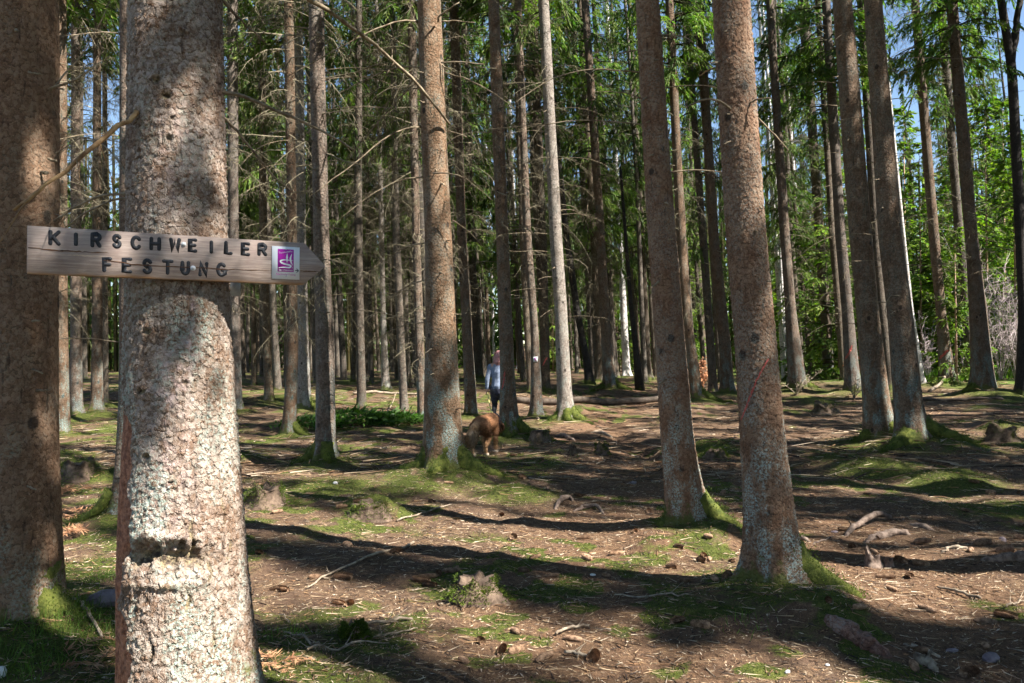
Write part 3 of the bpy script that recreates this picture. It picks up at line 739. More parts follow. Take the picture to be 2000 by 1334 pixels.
def sign_tree_detail(RR, colr, zs, th, t):
    """scar with a rotten mouth, a peeled reddish strip at the left, knots and black slits, all as relief"""
    bz = t['base'][2]; d = t['d']
    TH, ZZ = np.meshgrid(th, zs)
    fx, fr, H = AX['sign']
    cxp = 1000 + (t['base'][0] + fx(ZZ)) / d * F
    dd = d + RR * np.sin(TH)                       # depth of the surface point
    PX = 1000 + (t['base'][0] + fx(ZZ) + RR * np.cos(TH)) / dd * F
    zw = ZZ + bz
    PY = 700 - (zw - CAM_Z) / dd * F
    front = np.sin(TH) < .25
    # peeled strip on the left flank
    wob = 8 * np.sin(PY * .031) + 6 * np.sin(PY * .083 + 1) + 10 * (fbm(PY * .05, TH * 3, 2) - .5)
    lim = np.interp(PY, [560, 640, 760, 800, 930, 1010, 1090, 1160, 1250, 1334, 1500], [-40, -40, -18, -4, 12, 20, 8, 8, 14, 22, 24])
    edge = np.interp(PY, [0, 467, 650, 867, 1000, 1150, 1334, 1480], [256, 257, 256, 246, 236, 231, 236, 222])
    peel = (1 - sstep(-3, 5, PX - edge - lim - wob * .6)) * (PY > 560) * (np.sin(TH) < .6)
    RR = RR - peel * .010
    colr[..., 0] -= peel
    # pink / pale patches
    for (x, y, sx_, sy_, a) in [(335, 745, 26, 60, .9), (372, 640, 12, 90, .7), (330, 1010, 60, 120, .25), (350, 300, 60, 120, .3), (330, 890, 50, 70, .3)]:
        colr[..., 1] -= front * a * np.exp(-((PX - x) / sx_) ** 2 - ((PY - y) / sy_) ** 2)
    def blob(x, y, sx_, sy_): return front * np.exp(-(((PX - x) / sx_) ** 2 + ((PY - y) / sy_) ** 2) ** 1.5)
    cav = np.zeros_like(RR)
    # the mouth of the scar: one wide torn hollow with ridges of old wood inside and a lip below
    jag = 7 * np.sin(PX * .11) + 5 * np.sin(PX * .23 + 1)
    def mouth(x, y, sx_, sy_): return front * np.exp(-(((PX - x) / sx_) ** 2 + ((PY - y + jag) / sy_) ** 2) ** 2)
    RR = RR - .042 * mouth(335, 1088, 78, 24) - .016 * mouth(275, 1072, 18, 26) - .014 * blob(338, 1060, 12, 14)
    RR = RR + .016 * blob(318, 1100, 10, 18) + .014 * blob(348, 1076, 18, 6) + .012 * blob(375, 1102, 12, 10)
    RR = RR + .010 * blob(335, 1140, 95, 9) + .012 * blob(400, 1122, 22, 14) + .012 * blob(300, 1046, 34, 12) + .012 * blob(355, 1048, 34, 9)
    cav += .85 * mouth(332, 1090, 84, 17) + .4 * blob(275, 1075, 12, 20) + .35 * blob(335, 1143, 85, 5)
    for (x, y, sx_, sy_) in [(377, 1040, 4, 30), (381, 1068, 6, 18), (371, 1175, 4, 24), (412, 1115, 4, 22), (440, 990, 2.5, 30), (452, 1075, 2.5, 26), (300, 1270, 2.5, 22), (425, 1250, 2.5, 22)]:
        RR = RR - .014 * blob(x + 3 * np.sin(PY * .12), y, sx_, sy_); cav += .9 * blob(x + 3 * np.sin(PY * .12), y, sx_, sy_)
    # knots with dark hearts
    for (x, y, s, q) in [(303, 150, 12, 1), (322, 182, 13, 1), (335, 225, 8, .6), (328, 265, 8, .6), (290, 645, 11, 1), (279, 762, 10, 1), (290, 888, 9, 1), (365, 745, 8, .5), (337, 940, 8, .5), (425, 752, 7, .4), (350, 55, 7, .5), (385, 302, 7, .4)]:
        RR = RR + q * .012 * blob(x, y, s * 1.6, s * 1.4) - q * .018 * blob(x - 1, y + 2, s * .75, s * .6); cav += q * 1.0 * blob(x - 1, y + 2, s * .7, s * .55)
    colr[..., 2] -= np.clip(cav, 0, 1)
    return RR, np.clip(colr, 0, 1)

NEAR = {'sign': (230, .005, 3.1), 'left': (150, .008, 3.6), 'right': (130, .009, 4.2), 'right2': (110, .012, 5.2), 'centre': (60, .03, 7), 'a41': (48, .04, 7), 'a42': (48, .04, 7), 'mid1': (40, .05, 7), 'a19': (40, .05, 7), 'a21': (40, .05, 8)}
ROOT = {}
def lean_quat(dx, dz):
    return Vector((0, 0, 1)).rotation_difference(Vector((dx, 0, dz)).normalized())
for n_, t in enumerate(TREES):
    root = empty(t['name'], t['base'], t['label'], t['cat'], t['group'])
    ROOT[t['key']] = root
    if t['key'] == 'sign': AX['sign'] = trunk_geo(t)
    st = random.getstate()
    link('trunk', build_trunk(t, NEAR.get(t['key'])), root)
    fx, fr, H = AX[t['key']]
    zc = t['crown'] * (.95 + .1 * random.random())
    far = t['name'] == 'birch_tree'
    cr = link('crown', BIRCHTOP if far else CROWN[n_ % 6], root, (float(fx(zc)), 0, zc))
    cr.rotation_mode = 'QUATERNION'
    q = lean_quat(float(fx(min(H, zc + 8)) - fx(zc)), 8.0)
    cr.rotation_quaternion = q @ Quaternion((0, 0, 1), random.random() * 6.28)
    s = (H - zc + .4) / (8.0 if far else 13.5)
    cs_ = t['cs'] * (.66 + .2 * random.random())
    if not far and in_lane(t['base'][0] + float(fx(zc + 4)), t['base'][1], t['base'][2], zc, H, 2.4 * cs_, .5): cs_ *= .6
    cr.scale = (cs_, cs_, s)
    if t['twig'] > 0:
        tw = link('dead_twigwork', DEAD[t['twig']], root)
        tw.rotation_mode = 'QUATERNION'
        tw.rotation_quaternion = lean_quat(float(fx(8.0)), 8.0) @ Quaternion((0, 0, 1), random.random() * 6.28)
        tag(tw, kind='stuff')

# ------------------------------------------------------------------ the rest of the wood: far trees, unseen trees added beside and behind the camera for shade
def generic_trunk(name, seed, r0, H, mat):
    r = np.random.default_rng(seed); k = 12
    zs = np.concatenate([[-.4, -.1, .05, .15, .3, .5], np.arange(1, H, 1.0), [H]])
    th = np.arange(k) * 2 * math.pi / k
    R = r0 * (1 - np.maximum(zs, 0) / H) ** .8 * 1.0 + .02
    fl = np.exp(-np.maximum(zs, 0) / .14)[:, None] * (.25 + .45 * np.clip(np.cos(3 * th + r.random() * 6), 0, 1))[None]
    RR = R[:, None] * (1 + fl)
    cx = .10 * np.sin(zs * .22 + r.random() * 6) * np.clip(zs / 8, 0, 1); cy = .10 * np.sin(zs * .19 + r.random() * 6) * np.clip(zs / 8, 0, 1)
    V = np.stack([cx[:, None] + RR * np.cos(th), cy[:, None] + RR * np.sin(th), np.broadcast_to(zs[:, None], RR.shape)], -1).reshape(-1, 3)
    n = len(zs); i = np.arange(n - 1)[:, None] * k; j = np.arange(k)[None]; j2 = (j + 1) % k
    a = Acc(); a.add(V, None, np.stack([i + j, i + j2, i + k + j2, i + k + j], -1).reshape(-1, 4))
    return a.mesh(name, mat, True)
GT = [generic_trunk('spruce_trunk_%s' % c, 50 + i, r, 23, M['far_bark']) for i, (c, r) in enumerate(zip('abcdef', (.09, .11, .13, .15, .17, .19)))]
PLACED = [(t['base'][0], t['base'][1]) for t in TREES]
LISTED_PX = [((t['rows'][-1][1] + t['rows'][-1][2]) / 2, t['d']) for t in TREES]
def plain_tree(x, y, label, group, r, crown, twig, lean, ci, cs=1.0, hs=1.0, fit=True):
    z = float(zg(x, y)) - .05
    root = empty('spruce_tree', (x, y, z), label, 'tree', group)
    q = lean_quat(lean, 1.0)
    spin = Quaternion((0, 0, 1), random.random() * 6.28)
    k = int(np.argmin([abs(v - r) for v in (.09, .11, .13, .15, .17, .19)]))
    tr = link('trunk', GT[k], root); tr.rotation_mode = 'QUATERNION'; tr.rotation_quaternion = q @ spin; tr.scale = (1, 1, hs)
    cz = crown
    cr = link('crown', CROWN[4 + (ci // 2) % 2 if (y > 15 and ci % 2) else ci % 4], root, tuple(q @ Vector((0, 0, cz)))); cr.rotation_mode = 'QUATERNION'; cr.rotation_quaternion = q @ spin
    off = q @ Vector((0, 0, cz + 4))
    if fit and in_lane(x + off.x, y, z, cz, 23 * hs, 2.4 * cs, .5): cs *= .62
    cr.scale = (cs, cs, (23 * hs - cz) / 13.3)
    if twig:
        tw = link('dead_twigwork', DEAD[twig], root); tw.rotation_mode = 'QUATERNION'; tw.rotation_quaternion = q @ spin; tag(tw, kind='stuff')
    return root
def lean_at(px): return -math.radians(.8 + 4.2 * max(0, min(1, (px - 300) / 1600)))
def free(x, y, dmin):
    return all((x - a) ** 2 + (y - b) ** 2 > dmin * dmin for a, b in PLACED)
pathpts = np.array([flat(*p) for p in [(1200, 880), (1150, 850), (1180, 820), (1230, 800), (1240, 785)]])
zones = {'left': ('far spruce trunk deep in the dim wood on the left', 'far spruces on the left'),
         'mid': ('far spruce trunk in the dim wood behind the walker and path', 'far spruces in the middle'),
         'right': ('far spruce trunk in the brighter wood on the right', 'far spruces on the right')}
SHORT = [('left', 'the thick left trunk'), ('a3', 'the half-shaded spruce'), ('a5', 'the sunlit slim spruce'), ('a7', 'the bent bluish spruce'), ('sign', 'the sign tree'), ('a8', 'the dark spruce beside it'), ('a9', 'the bluish spruce'), ('mid1', 'the slim straight spruce'), ('a13', 'the thin thicket spruce'), ('a12', 'the pale thicket spruce'),
         ('centre', 'the large centre spruce'), ('a17', 'the spruce behind the dog'), ('a19', 'the spruce hiding the walker'), ('a20', 'the marker spruce'), ('a21', 'the pale sunlit spruce'), ('a26', 'the mossy back spruce'), ('right2', 'the whitened front spruce'), ('a33', 'the shaded spruce'), ('right', 'the red-slashed spruce'),
         ('a37', 'the straight brown spruce'), ('a40', 'the faintly marked spruce'), ('a41', 'the paired brown spruces'), ('a44', 'the dim-dashed spruce'), ('a46', 'the twin spruces'), ('a47', 'the forked edge tree')]
SHORT = sorted([((lambda r: (r[1] + r[2]) / 2)(min([q for q in TREES if q['key'] == k][0]['rows'], key=lambda r: abs(r[0] - 700))), n) for k, n in SHORT])
FARS = []
ORD = ['nearest', 'second nearest', 'third nearest', 'fourth nearest', 'fifth nearest', 'sixth nearest', 'seventh nearest', 'eighth nearest', 'ninth nearest', 'tenth nearest', 'eleventh nearest', 'twelfth nearest'] + [w + ' nearest' for w in 'thirteenth fourteenth fifteenth sixteenth seventeenth eighteenth nineteenth twentieth twenty-first twenty-second twenty-third twenty-fourth twenty-fifth'.split()]
cnt = 0; tries = 0
while cnt < 232 and tries < 16000:
    tries += 1
    px = random.uniform(-250, 2250); y = 19 + 58 * random.random() ** 1.0
    if random.random() < .30: px = random.uniform(430, 960)
    x = (px - 1000) / F * y
    if not free(x, y, 1.2 if y > 30 else 1.7): continue
    if any(abs(px - a) < 13 and y < 30 for a, dd in LISTED_PX): continue
    if y < 34 and px > 1480 and random.random() < .75: continue
    if px > 1700 and y < 48 and random.random() < .85: continue
    if float(seg_dist(np.array(x), np.array(y), pathpts)) < 1.2: continue
    if 940 < px < 1000 and y < 40: continue
    PLACED.append((x, y))
    z_ = 'left' if px < 800 else 'mid' if px < 1400 else 'right'
    lab, grp = zones[z_]
    left = px < 1000
    FARS.append((px, y, plain_tree(x, y, lab, grp, random.choice((.09, .09, .11, .11, .13, .15)), (random.uniform(5.0, 8) if y < 30 else random.uniform(4.5, 8.5)) if left else random.uniform(4.0, 8), (random.choice((1, 2, 3, 5)) if y < 30 else random.choice((0, 0, 1, 5))) if left else random.choice((0, 1, 2, 5)),
               lean_at(px) + random.gauss(0, .012), cnt, random.uniform(.45, .72) if left else random.uniform(.5, .78), random.uniform(.85, 1.1))))
    cnt += 1
gaps = {}
for px, y, o in FARS:
    k = sum(1 for a, n in SHORT if a < px)
    gaps.setdefault(k, []).append((y, o))
for k, L in gaps.items():
    L.sort(key=lambda q: q[0])
    if k == 0: where = 'behind the thick left trunk at the edge'
    elif k == len(SHORT): where = 'beyond the right edge past the forked edge tree'
    else: where = 'between %s and %s' % (SHORT[k - 1][1].replace('beside it', 'beside the sign'), SHORT[k][1].replace('beside it', 'by the sign'))
    for i, (y, o) in enumerate(L):
        o['label'] = '%s back spruce %s' % (ORD[i] if i < len(ORD) else 'farthest', where)
# unseen trees added outside the picture, right and behind, to give the dappled shade
OUT_LABEL = 'tall unseen spruce outside the picture, added to cast shade into it'
OUT = []
tries = 0
ro = random.Random(N_OUT_SEED)
def outside(x, y):
    if y > -1.5 and abs(x) < y * .72 + 2.2: return False
    return (x - .5) ** 2 + (y + .5) ** 2 > 5
def trunk_in_lane(x, y):
    """would the bare stem stand between the sun and the sign tree?"""
    P = LANES[:9]; h = SV[:2] / np.linalg.norm(SV[:2]); rel = np.array([x, y]) - P[:, :2]
    along = rel @ h; side = rel[:, 0] * -h[1] + rel[:, 1] * h[0]; z = P[:, 2] + along * SV[2] / np.linalg.norm(SV[:2])
    return bool(np.any((along > 0) & (np.abs(side - .03 * z * h[1]) < .34) & (z < 24)))
def add_out(x, y, cz_, cs_, hs_):
    PLACED.append((x, y)); OUT.append((x, y))
    plain_tree(x, y, OUT_LABEL, 'spruces outside the picture', ro.choice((.15, .17, .19)), cz_, 0, -.03, len(OUT), cs_, hs_, False)
SHADE = [hit(*p) for p in [(1300, 1250), (1350, 1160), (1060, 950), (610, 1210), (680, 1045), (570, 945), (1750, 1140), (1790, 1240), (1640, 1290), (1450, 1290), (1110, 1125), (1090, 1000), (1250, 1130), (1400, 1010), (900, 1310), (520, 1260), (1000, 900), (800, 1010),
                           (700, 1190), (1930, 1300), (1850, 1010), (1300, 960), (1960, 1120), (1700, 1190), (1250, 820), (1350, 835), (1600, 860), (1650, 905), (1950, 905), (1550, 820), (1300, 800), (1050, 880), (1120, 920), (1500, 900), (1780, 950), (1450, 800), (950, 960), (760, 900), (1750, 790), (1600, 790), (1180, 940)]]
for px, py, key in [(20, 150, 'left'), (30, 400, 'left'), (40, 650, 'left'), (50, 850, 'left'), (60, 1000, 'left'), (1440, 60, 'right'), (1460, 560, 'right'), (1480, 760, 'right'), (1290, 300, 'right2'), (1310, 650, 'right2'), (860, 420, 'centre'), (865, 700, 'centre'), (350, 100, 'sign'), (345, 480, 'sign'), (1680, 250, 'a41'), (1690, 450, 'a41'), (1697, 600, 'a41'), (1712, 150, 'a42'), (1740, 350, 'a42'), (1755, 550, 'a42'), (1765, 700, 'a42'), (985, 450, 'a19'), (990, 650, 'a19'), (622, 150, 'mid1'), (630, 600, 'mid1'), (640, 780, 'mid1')]:
    SHADE.append(at(px, py, [q for q in TREES if q['key'] == key][0]['d']))
SHADE = np.array(SHADE)
for p in SHADE:  # adds an unseen crown on the sun line of each spot to darken
    for _ in range(90):
        cz_ = ro.uniform(7, 12); cs_ = ro.uniform(.32, .72); hs_ = ro.uniform(.85, 1.1)
        z = cz_ + ro.uniform(.1, .6) * (23 * hs_ - cz_); s_ = (z - p[2]) / SV[2]
        x = p[0] + SV[0] * s_ + ro.uniform(-.4, .4); y = p[1] + SV[1] * s_ + ro.uniform(-.4, .4)
        if not outside(x + .4, y) or not free(x + .4, y, 1.1) or in_lane(x, y, 0.0, cz_, 23 * hs_, 2.4 * cs_, .62) or trunk_in_lane(x + .4, y): continue
        add_out(x + .4, y, cz_, cs_, hs_); break
# one unseen spruce added, whose lowest boughs keep the sun off the sign board but not off the trunk below it
p = at(345, 500, 2.8)
for _ in range(200):
    cz_ = ro.uniform(7, 11); cs_ = .62; hs_ = 1.0
    z = cz_ - .05; s_ = (z - p[2]) / SV[2]; k_ = ro.choice((-1, 1)) * ro.uniform(.55, .8)
    x = p[0] + SV[0] * s_ - SV[1] * k_; y = p[1] + SV[1] * s_ + SV[0] * k_
    if outside(x + .03 * z, y) and free(x + .03 * z, y, .8) and not trunk_in_lane(x + .03 * z, y): add_out(x + .03 * z, y, cz_, cs_, hs_); break
print('shade trees', len(OUT))
tries = 0
while len(OUT) < N_OUT and tries < 4000:
    tries += 1
    x = ro.uniform(-9, 27); y = ro.uniform(-22, 17)
    cz_ = ro.uniform(8, 11); cs_ = ro.uniform(.6, 1.0); hs_ = ro.uniform(.9, 1.1)
    if not outside(x, y) or (x < 0 and y > -1) or not free(x, y, 1.6) or in_lane(x - .4, y, 0.0, cz_, 23 * hs_, 2.4 * cs_, .62) or trunk_in_lane(x, y): continue
    add_out(x, y, cz_, cs_, hs_)
tries = 0; n0 = len(OUT)
while len(OUT) < n0 + 38 and tries < 4000:
    tries += 1
    x = ro.uniform(7, 42); y = ro.uniform(3, 34)
    cz_ = ro.uniform(7, 10); cs_ = ro.uniform(.65, 1.0); hs_ = ro.uniform(.9, 1.1)
    if not outside(x, y) or not free(x, y, 1.8) or in_lane(x - .4, y, 0.0, cz_, 23 * hs_, 2.4 * cs_, .7) or trunk_in_lane(x, y): continue
    add_out(x, y, cz_, cs_, hs_)
print('out trees', len(OUT))

# young spruces in the sunny clearing on the right
def young(px, py, k, s, label, sx=1.0):
    p = hit(px, py)
    root = empty('young_spruce', p, label, 'tree', 'young spruces in the clearing')
    a = Acc(); h = (5.0 if k == 0 else 8.0) * s
    tube(a, [(0, 0, -.2), (0, 0, h * .5), (0, 0, h * .98)], [.05 * s, .03 * s, .006], 7)
    link('trunk', a.mesh('young_trunk', M['sapling'], True), root)
    c = link('crown', YOUNG[k], root, (0, 0, .15)); c.scale = (s * sx, s * sx, s); c.rotation_euler = (0, 0, random.random() * 6.28)
young(1868, 745, 0, .95, 'bright green young spruce behind the twin spruces at right', .8)
young(1985, 738, 1, 1.25, 'tall bright young spruce at the far right edge')
young(1800, 733, 1, 1.3, 'tall young spruce behind the leaning white birch')
young(1740, 731, 1, 1.2, 'young spruce behind the paired brown spruces')
young(1680, 730, 1, 1.15, 'young spruce left of the paired brown spruces, far back')
young(1590, 728, 1, 1.2, 'young spruce far back between the white birches and dark spruce')
young(1930, 732, 1, 1.5, 'broad tall young spruce right of the twin spruces')
young(1478, 727, 1, 1.2, 'young spruce far back beside the red-slashed spruce')
young(1855, 730, 1, 1.4, 'tall young spruce behind the dark dim-dashed spruce')
young(1330, 728, 1, 1.2, 'young spruce far back between the reddish front spruces')
young(1640, 733, 1, 1.5, 'young spruce behind the faintly red-stroked dark spruce')
young(1770, 731, 1, 1.6, 'tall young spruce just right of the paired brown spruces')
young(1900, 729, 1, 1.7, 'tallest young spruce directly behind the twin spruces')
young(1965, 728, 1, 1.8, 'large young spruce behind the pale leafless bush')
young(1540, 729, 1, 1.4, 'young spruce behind the two close white birches')
young(1215, 726, 1, 1.1, 'young spruce far back by the white birch of the middle')
young(1080, 726, 1, 1.0, 'young spruce far back behind the pale sunlit spruce')

# far-off wood that closes the view
def far_wood():
    r = np.random.default_rng(77); a = Acc(); n = 80000
    ang = r.uniform(-.85, .85, n); dist = r.uniform(70, 118, n)
    x = np.sin(ang) * dist; y = np.cos(ang) * dist
    hmax = 7 + 10 * fbm(ang * 14 + 50, dist * .05, 3)
    z = zg(x, y) + hmax * r.random(n) ** 1.25
    clump = fbm(ang * 60, z * .5, 2)
    keep = clump > .30
    x, y, z, clump = x[keep], y[keep], z[keep], clump[keep]; n = len(x)
    D = nrm(np.stack([r.normal(0, 1, n), r.normal(0, .6, n), r.uniform(-1.6, .2, n)], -1))
    N = nrm(r.normal(0, 1, (n, 3)) + np.array([.2, -.8, .4]))
    c = (r.uniform(.5, 1.3, n) * (.5 + clump))[:, None] * np.array([[1, 1, 1.0]])
    blades(a, np.stack([x, y, z], -1), D, r.uniform(.6, 1.4, n), r.uniform(.2, .42, n), N, c)
    m = 620
    ang = r.uniform(-.8, .8, m); dist = r.uniform(66, 112, m)
    for q, dd in zip(ang, dist):
        X, Y = math.sin(q) * dd, math.cos(q) * dd; Z = float(zg(X, Y))
        tube(a, [(X, Y, Z - .5), (X - .4, Y, Z + 18)], [.16, .09], 5, (.75, .4, .6), False)
    o = link('far_wood', a.mesh('far_wood', M['needle'], False, True))
    tag(o, 'dense green wood closing the view far behind the trunks', 'wood', None, 'stuff')
far_wood()

# black snag
def snag():
    rows = [(332, 1209, 1215), (470, 1219, 1226), (600, 1228, 1237), (700, 1238, 1250), (762, 1240, 1262)]
    y, l, r = rows[-1]; p = hit((l + r) / 2, y); d = p[1]
    root = empty('dead_tree', p, 'black broken-off dead trunk standing left of the reddish front spruce', 'tree')
    P = [np.array(at((l + r) / 2, y, d)) - p for y, l, r in rows[::-1]]; R = [(r - l) / 2 * d / F for y, l, r in rows[::-1]]
    P[0][2] = -.15
    a = Acc(); tube(a, P, R, 10, None, True, .15)
    link('trunk', a.mesh('snag_trunk', M['dark_bark'], True), root)
    s = Acc(); 
    top = P[-1]
    spikes(s, [top + [-.02, 0, -.03], top + [.02, 0, -.03], top + [0, .02, -.04]], [top + [-.03, 0, .22], top + [.02, .01, .12], top + [.01, .02, .3]], .03)
    link('splinter', s.mesh('snag_splinters', M['dark_bark']), root)
snag()

# ------------------------------------------------------------------ mossy root spurs at the feet of the nearer trees
MOSSY = simple('mossy_root', (.035, .05, .008), (.12, .13, .025), 14, .95, .012, 60)
def spur(key, deg, L, h0=.22, w=.64, bare=False):
    t = [q for q in TREES if q['key'] == key][0]; b = np.array(t['base']); fx, fr, H = AX[key]; r0 = float(fr(.15))
    a_ = math.radians(deg); D = np.array([math.cos(a_), math.sin(a_)]); u = np.linspace(0, 1, 11)
    S = np.array([-D[1], D[0]]); wig = np.sin(u * 4 + deg) * .04 * u
    XY = b[:2] + D * (r0 * .35 + u * (L - r0 * .35))[:, None] + S * wig[:, None]
    zz = zg(XY[:, 0], XY[:, 1]); prof = h0 * np.exp(-u * 3.2)
    R = r0 * w * (1 - u) ** .8 + .02
    P = np.concatenate([XY, (zz + prof - R * .45)[:, None]], 1) - b
    a = Acc(); tube(a, P, R, 12, None, True, .18)
    o = link('root_spur', a.mesh('root_spur', M[t['mat']] if bare and t['key'] not in NEAR else MOSSY, True), ROOT[key])
    if bare: return
    V = np.concatenate(a.V); r = np.random.default_rng(int(deg) + 900); n = int(2600 * L / .5)
    Q = V[r.integers(0, len(V), n)] * r.uniform(.93, 1.02, (n, 1)) + r.normal(0, .02, (n, 3))
    c = r.uniform(.5, 1.4, (n, 1)) * np.array([[1, 1, 1.0]]); sc = .8 + t['d'] * .06
    m = Acc(); blades(m, Q, nrm(r.normal(0, .5, (n, 3)) + [D[0] * .2, D[1] * .2, 1.0]), r.uniform(.006, .015, n) * sc, r.uniform(.004, .007, n) * sc, nrm(r.normal(0, 1, (n, 3))), c)
    tag(link('moss', m.mesh('spur_moss', M['moss'], False, True), o), kind='stuff')
for key, L in {'right2': [(-5, .50), (200, .32), (60, .3)], 'right': [(-25, .5)], 'centre': [(-15, .75), (-100, .5), (195, .5)], 'mid1': [(185, .45), (-70, .35)], 'a42': [(-10, 1.0), (215, .8)], 'a41': [(190, .5), (-60, .4)], 'a19': [(-12, .8), (210, .4), (-95, .35)],
               'a21': [(-20, .6), (200, .45), (-90, .4)], 'left': [(-8, .38)], 'a9': [(-10, .5)], 'a7': [(190, .4)], 'a26': [(-15, .7), (195, .7)], 'a37': [(-10, .6), (190, .4)], 'a46': [(190, .6)], 'a32': [(-10, 1.0)], 'a10': [(-10, .6)]}.items():
    for dg_, l_ in L: spur(key, dg_, l_)

# ------------------------------------------------------------------ branches that can be told apart
def branch_px(key, pts, r0, r1, mat='branch', twigs=0, label=None, seed=0):
    """pts: (px, py, depth offset from the trunk axis)"""
    root = ROOT[key]; d = [t for t in TREES if t['key'] == key][0]['d']; b = np.array(root.location)
    P = np.array([at(x, y, d + o) - b for x, y, o in pts])
    n = max(8, 3 * len(P)); u = np.linspace(0, len(P) - 1, n); i = np.minimum(u.astype(int), len(P) - 2); f = (u - i)[:, None]
    Q = P[i] * (1 - f) + P[i + 1] * f
    for _ in range(2): Q[1:-1] = (Q[:-2] + 2 * Q[1:-1] + Q[2:]) / 4
    r = np.random.default_rng(seed + 5)
    Q[1:-1] += r.normal(0, r0 * .35, (n - 2, 3))
    a = Acc(); tube(a, Q, np.linspace(r0, r1, n) * (1 + .2 * r.random(n)), 6, None, True, .15)
    if twigs:
        L = np.linalg.norm(Q[-1] - Q[0])
        tt = r.uniform(.2, 1, twigs) * (n - 1); i0 = np.minimum(tt.astype(int), n - 2)
        p0 = Q[i0] + (Q[i0 + 1] - Q[i0]) * (tt - i0)[:, None]; tg = nrm(Q[i0 + 1] - Q[i0])
        dd = nrm(tg * .6 + r.normal(0, .6, (twigs, 3)) + np.array([0, 0, -.55]))
        ln = r.uniform(.08, .3, (twigs, 1)) * min(1.0, .4 + L * .4)
        p1 = p0 + dd * ln
        p2 = p1 + nrm(dd + np.array([0, 0, -.5]) + r.normal(0, .3, (twigs, 3))) * ln * .7
        spikes(a, p0, p1, max(.0018, r1 * .8)); spikes(a, p1 - dd * ln * .1, p2, max(.0013, r1 * .5))
    o = link('branch', a.mesh('branch', M[mat], True), root)
    if label: o['label'] = label
branch_px('sign', [(268, 218, -.15), (200, 268, -.25), (120, 340, -.35), (70, 378, -.4), (27, 411, -.42)], .0085, .005, 'branch_orange', 3, 'long broken tan branch pointing down left', 1)
branch_px('sign', [(262, 378, 0), (205, 378, .1), (150, 402, .15), (104, 432, .2)], .006, .002, 'branch', 12, None, 2)
branch_px('sign', [(262, 384, .02), (210, 392, .2), (160, 420, .3), (120, 452, .4)], .005, .002, 'branch', 10, None, 3)
branch_px('sign', [(262, 372, .05), (225, 300, .25), (170, 260, .4), (108, 300, .5)], .004, .0015, 'branch', 8, None, 4)
branch_px('sign', [(428, 178, 0), (480, 188, .1), (560, 222, .2), (640, 262, .3), (692, 294, .35)], .0075, .003, 'branch', 4, 'brown curved branch reaching right above the arrow sign', 5)
branch_px('sign', [(432, 225, .02), (470, 262, .1), (520, 330, .2), (566, 370, .3)], .0055, .002, 'branch', 7, None, 6)
branch_px('sign', [(430, -5, .1), (470, 40, .2), (520, 85, .3)], .006, .002, 'branch', 5, None, 7)
branch_px('left', [(95, 175, -.1), (150, 155, -.05), (200, 118, 0)], .006, .003, 'branch', 6, None, 8)
branch_px('left', [(98, 178, -.1), (150, 120, 0), (190, 60, .05), (215, 0, .1)], .004, .002, 'branch', 9, None, 9)
branch_px('left', [(95, 310, -.1), (110, 316, -.12)], .007, .005, 'branch', 0, None, 10)
branch_px('left', [(92, 338, -.15), (80, 336, -.22)], .008, .005, 'branch', 0, None, 11)
branch_px('centre', [(878, 243, -.12), (815, 160, -.6), (730, 85, -1.1), (650, 25, -1.5), (585, -12, -1.8)], .014, .022, 'branch', 5, 'long diagonal branch crossing the upper trunk', 12)
branch_px('centre', [(822, 43, 0), (790, 39, -.2), (740, 52, -.3), (650, 100, -.4), (560, 150, -.5)], .012, .005, 'branch', 10, None, 13)
branch_px('centre', [(826, 132, 0), (780, 128, .2), (700, 160, .4), (650, 190, .5)], .010, .004, 'branch', 10, None, 14)
branch_px('centre', [(830, 249, 0), (800, 247, -.2), (750, 268, -.4), (680, 330, -.5), (610, 380, -.6)], .012, .004, 'branch', 12, None, 15)
branch_px('centre', [(832, 345, 0), (790, 348, -.1), (730, 375, -.2), (660, 430, -.3)], .010, .003, 'branch', 14, None, 16)
branch_px('centre', [(826, 150, 0), (780, 190, .3), (720, 260, .5), (680, 310, .7)], .009, .003, 'branch', 12, None, 17)
branch_px('centre', [(868, 142, 0), (910, 152, -.1), (960, 178, -.2), (1005, 212, -.2)], .010, .004, 'branch', 3, None, 18)
branch_px('centre', [(862, 122, -.1), (890, 121, -.2), (945, 125, -.2)], .009, .006, 'branch', 2, None, 19)
branch_px('centre', [(855, 42, -.15), (860, 28, -.3), (897, 5, -.4)], .013, .007, 'branch', 0, None, 20)
branch_px('centre', [(862, 43, 0), (890, 40, 0), (928, 44, 0)], .009, .005, 'branch', 2, None, 21)
branch_px('centre', [(874, 256, 0), (895, 260, -.1), (912, 268, -.2)], .009, .005, 'branch', 1, None, 22)
branch_px('centre', [(845, 338, -.2), (880, 338, -.4), (915, 350, -.4), (960, 390, -.4)], .009, .003, 'branch', 8, None, 23)
branch_px('centre', [(832, 475, 0), (800, 478, .1), (760, 500, .2), (700, 545, .2)], .009, .003, 'branch', 9, None, 24)
branch_px('centre', [(832, 545, 0), (790, 560, .2), (740, 600, .4), (690, 660, .5)], .008, .003, 'branch', 10, None, 25)
branch_px('centre', [(832, 630, 0), (800, 632, .1), (750, 650, .2), (705, 690, .2)], .008, .003, 'branch', 10, None, 26)
branch_px('centre', [(884, 430, 0), (915, 450, .2), (950, 490, .4)], .008, .003, 'branch', 6, None, 27)
branch_px('right', [(1426, 212, -.1), (1400, 194, -.2), (1370, 194, -.25), (1347, 205, -.25)], .007, .005, 'branch', 1, 'short curved twig reaching left', 28)
branch_px('right', [(1462, 204, -.1), (1478, 193, -.15), (1506, 192, -.2)], .006, .004, 'branch', 1, None, 29)
